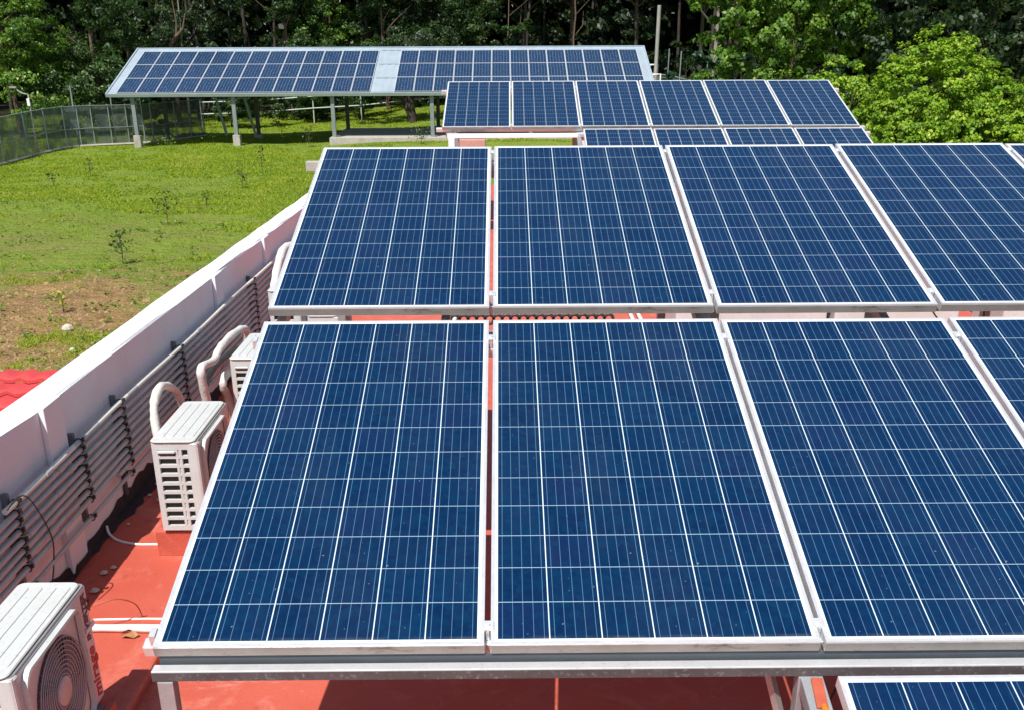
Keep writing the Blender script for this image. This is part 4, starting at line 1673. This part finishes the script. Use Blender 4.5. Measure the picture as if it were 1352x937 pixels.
for k, x, y, rot, s, lab in (
        ('shrub', 10.6, 66.0, .4, 1.0, 'blue green bush behind the rear rack near the thin poles'),
        ('shrub', 13.0, 62.5, 2.2, 1.0, 'blue green bush right of the thin poles'),
        ('thicket', 16.0, 62.0, 1.1, 1.0, 'green thicket behind the rear rack\'s upper right corner'),
        ('shrub', -12.5, 76.0, 3.9, .8, 'dark undergrowth bush on the bank seen under the carport roof'),
        ('shrub', -17.5, 73.0, 5.1, .8, 'dark undergrowth bush seen behind the leaning frame'),
        ('shrub', -1.5, 76.5, .7, .7, 'dark undergrowth bush seen under the carport\'s right block'),
        ('thicket', -12.2, 74.0, 5.2, .7, 'green thicket on the bank between the carport\'s second and third posts'),
        ('thicket', .5, 75.5, 1.3, .8, 'green thicket behind the carport\'s right block, hidden mostly by the rear rack'),
        ('thicket', -9.2, 75.0, 2.2, .75, 'green thicket on the bank below the carport\'s bare middle strip'),
        ('thicket', -5.0, 79.0, .5, .8, 'green thicket behind the leaning double trunk'),
        ('thicket', -15.5, 71.5, 4.0, .6, 'green thicket right behind the leaning frame'),
        ('shrub', -21.5, 67.0, 1.9, .8, 'dark bush behind the netted fence at the carport\'s left post')):
    tree(k, x, y, rot, s, lab, 'bushes at the wood\'s edge', name='shrub')


def special_tree(name, loc, ells, n, size, mat, tmat, label, cat, seed, ncl, spread=.3, trunk=(6, .15), up=.35, inner=.25, jit=.5, group=None, aspect=.6):
    rg = np.random.default_rng(seed)
    e = empty(name, (loc[0], loc[1], gz(loc[0], loc[1])))
    tag(e, label, cat, group)
    if trunk:
        trunk_mesh('trunk', tmat, trunk[0], trunk[1], e, seed)
    V, t = clumped([(a - loc[0], b - loc[1], c - e.location.z, d, f, g) for a, b, c, d, f, g in ells], n, size, rg, ncl, spread, up, jit, aspect, inner)
    quads_object('foliage', V, mat, t, e)
    return e


GV = 'vine covered mounds on the right'
special_tree('vine_mound', (12.0, 29.5), [(11.2, 29.5, -2.3, 1.65, 1.8, 2.35), (12.4, 29.3, -2.8, 1.7, 1.7, 2.1), (13.6, 29.2, -3.4, 1.6, 1.6, 1.9), (10.3, 28.8, -3.4, 1.4, 1.3, 1.5), (12.4, 28.2, -3.9, 2.3, 1.2, 1.5), (15.2, 29.2, -3.7, 1.6, 1.6, 1.7)], 150000, .09, 'leaf_vine', 'trunk_dark', 'big rounded mound of bright green vines at the right edge', 'vine mound', 51, 3400, .09, (4.3, .12), .45, .10, .42, GV, .7)
special_tree('vine_mound', (9.7, 31.5), [(9.6, 31.8, -2.4, 1.25, 1.2, 1.75), (9.0, 31.2, -3.2, 1.2, 1.1, 1.3), (8.7, 30.4, -4.0, 1.2, 1.1, 1.2), (9.7, 30.0, -4.2, 1.3, 1.2, 1.3)], 56000, .09, 'leaf_vine', 'trunk_dark', 'smaller green vine mound left of the big one, by the rear rack', 'vine mound', 52, 800, .14, (4.0, .1), .45, .2, .55, GV, .75)
special_tree('vine_tree', (10.6, 42), [(8.6, 41.5, -1.6, 1.6, 1.5, 2.0), (9.6, 42, .4, 1.9, 1.7, 1.9), (11.2, 42.5, 1.6, 2.2, 2.0, 2.2), (8.2, 42, 1.4, 1.6, 1.6, 1.6), (12.4, 42, -.6, 1.6, 1.6, 1.6), (7.9, 41, -3.2, 1.5, 1.3, 1.6), (10.0, 41, -2.8, 1.8, 1.4, 1.7)], 34000, .16, 'leaf_light', 'trunk_brown', 'tall tree hung with yellow green leaves behind the rear rack\'s right end', 'tree', 53, 420, .19, (8, .16), .4, .25, .6, GT, .7)
special_tree('vine_tree', (17.5, 39), [(17.2, 39, .6, 2.4, 1.8, 2.4), (19.6, 39, -.2, 2.4, 1.8, 2.4), (15.0, 40, 1.8, 2.2, 1.6, 1.8), (17.6, 38, -2.4, 2.6, 1.6, 1.8), (20.5, 38, 2.4, 2.4, 1.8, 2.0), (14.0, 41, -1.2, 1.8, 1.4, 1.8)], 30000, .17, 'leaf_dark', 'trunk_dark', 'dark tree with sparse lit leaves behind the big vine mound', 'tree', 54, 300, .2, (8, .2), .4, .3, .6, GT, .7)
special_tree('vine_mound', (16.8, 31.5), [(16.6, 31.2, -2.0, 1.5, 1.4, 2.4), (17.8, 31.0, -3.0, 1.7, 1.4, 2.0), (15.8, 30.5, -4.0, 1.8, 1.2, 1.5)], 26000, .11, 'leaf_vine', 'trunk_dark', 'vine mound cut off by the right edge behind the big one', 'vine mound', 55, 520, .14, (3.5, .1), .45, .2, .55, GV, .75)
special_tree('palm_bush', (8.9, 27.2), [(8.6, 27.4, -3.5, .9, .8, 1.2), (9.9, 26.8, -4.0, 1.5, .8, 1.0), (12.0, 26.4, -4.0, 2.2, .8, .9), (14.6, 26.3, -4.0, 2.0, .9, 1.1)], 24000, .13, 'leaf_vine', 'trunk_dark', 'low yellow green bushes along the edge of the roof at right', 'shrub', 56, 420, .2, None, .45, .2, .6, None, .6)

# crooked brown branch and a couple of lone stems in front of the dark wood
e = empty('bare_tree', (-20.7, 72.5, gz(-20.7, 72.5)))
tag(e, 'bare crooked brown tree leaning over the carport\'s left end', 'tree')
m = MB()
zb = e.location.z
m.tube([(0, 0, 0), (.05, 0, 2.5), (-.05, 0, 4.3), (.05, 0, 4.9), (.45, 0, 5.4), (.9, 0, 5.8), (1.15, 0, 6.7)], [.16, .14, .13, .13, .11, .07, .03], 8)
m.tube([(.45, 0, 5.4), (.55, 0, 6.2), (.4, .1, 7.6)], [.08, .05, .02], 6)
m.build('trunk', 'trunk_brown', e)
for x, y, h, r_, mt, lab in ((-21.0, 76, 11, .08, 'trunk_pale', 'slender pale stem rising behind the crooked bare tree'), (.35, 76.5, 9.5, .06, 'trunk_brown', 'thin straight bare stem in the dark gap over the carport'), (4.75, 77, 9.5, .08, 'trunk_brown', 'forked bare stem in the dark gap over the carport'), (13.4, 73, 11, .16, 'trunk_pale', 'whitish mottled stem left of the yellow green tree'), ):
    e = empty('bare_tree', (x, y, gz(x, y)))
    tag(e, lab, 'tree', 'bare stems before the dark wood')
    trunk_mesh('trunk', mt, h, r_, e, int(x * 10) + 77, (.01, 0), 2)
# dark trunks seen below the carport roof
for x, y, h, r_, lab in ((-5.6, 70.5, 4.5, .22, 'dark leaning double trunk under the carport right of the middle strip'),):
    e = empty('bare_tree', (x, y, gz(x, y)))
    tag(e, lab, 'tree')
    m = MB()
    m.tube([(0, 0, -.1), (-.1, 0, 1.2), (-.3, 0, 2.6), (-.2, 0, 5.0)], [.28, .22, .2, .12], 8)
    m.tube([(.1, 0, -.1), (-.6, 0, 1.4), (-1.3, 0, 3.4)], [.2, .15, .08], 8)
    m.build('trunk', 'trunk_dark', e)
    rg = np.random.default_rng(8)
    V, t = clumped([(-.5, 0, 3.4, 2.6, 1.6, 1.3), (2.4, -.3, 2.4, 1.4, 1.1, 1.3), (-2.6, 0, 3.2, 1.7, 1.3, 1.2), (.6, .4, 4.6, 2.4, 1.6, 1.2)], 15000, .17, rg, 160, .3)
    quads_object('foliage', V, 'leaf_dark', t, e)


# the wood behind as one mass: overhanging canopy, dark interior
def build_wood():
    rg = np.random.default_rng(77)
    E = []
    for k in range(130):
        x = rg.uniform(-55, 50)
        y = rg.uniform(83, 108)
        E.append((x, y, rg.uniform(6.5, 13), rg.uniform(2.5, 4), rg.uniform(2.5, 4), rg.uniform(1.8, 3)))
    for k in range(26):
        x = -46 + k * 3.5
        E.append((x, 80 + rg.uniform(-1.5, 1.5), rg.uniform(5.6, 8.4), 2.9, 2.8, 1.9))
    V1, t1 = clumped(E, 110000, .45, rg, 1500, .30, .5, .6, .6, .3)
    E2 = []
    for k in range(60):
        x = rg.uniform(-48, 44)
        y = rg.uniform(90, 106)
        E2.append((x, y, rg.uniform(-4, 3), rg.uniform(2, 3.4), 2, rg.uniform(1.5, 3)))
    V2, t2 = clumped(E2, 42000, .40, rg, 700, .34, .3, .7, .6, .3)
    E3 = []
    for k in range(150):
        x = rg.uniform(-62, 60)
        y = rg.uniform(100, 116)
        E3.append((x, y, rg.uniform(-3, 11), rg.uniform(3, 4.5), 2.5, rg.uniform(2.5, 3.5)))
    V3, t3 = clumped(E3, 60000, 1.0, rg, 1500, .42, .2, .8, .7, .4)
    nb = 70000
    Pb = np.stack([rg.uniform(-75, 75, nb), rg.uniform(104, 120, nb), rg.uniform(-5, 9, nb)], 1)
    Vb = leaves(Pb, unit(rg.normal(size=(nb, 3))), rg.uniform(.7, 1.3, nb), rg, .7)
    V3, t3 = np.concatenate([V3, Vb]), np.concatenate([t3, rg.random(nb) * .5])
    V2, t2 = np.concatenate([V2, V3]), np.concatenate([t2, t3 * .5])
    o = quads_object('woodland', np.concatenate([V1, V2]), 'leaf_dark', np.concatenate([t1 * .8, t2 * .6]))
    tag(o, 'dense dark wood closing the view behind the carport', 'wood', kind='stuff')
    m = MB()
    for k in range(70):
        x = rg.uniform(-48, 44)
        y = rg.uniform(84, 112)
        z = gz(x, y)
        h = rg.uniform(9, 14)
        r0 = rg.uniform(.08, .2)
        m.tube([(x, y, z - .2), (x + rg.uniform(-.5, .5), y, z + h * .5), (x + rg.uniform(-.9, .9), y, z + h)], [r0, r0 * .8, r0 * .5], 6)
    o = m.build('woodland_stems', 'trunk_dark')
    tag(o, 'thin dark stems crowding inside the wood', 'wood', kind='stuff')


build_wood()
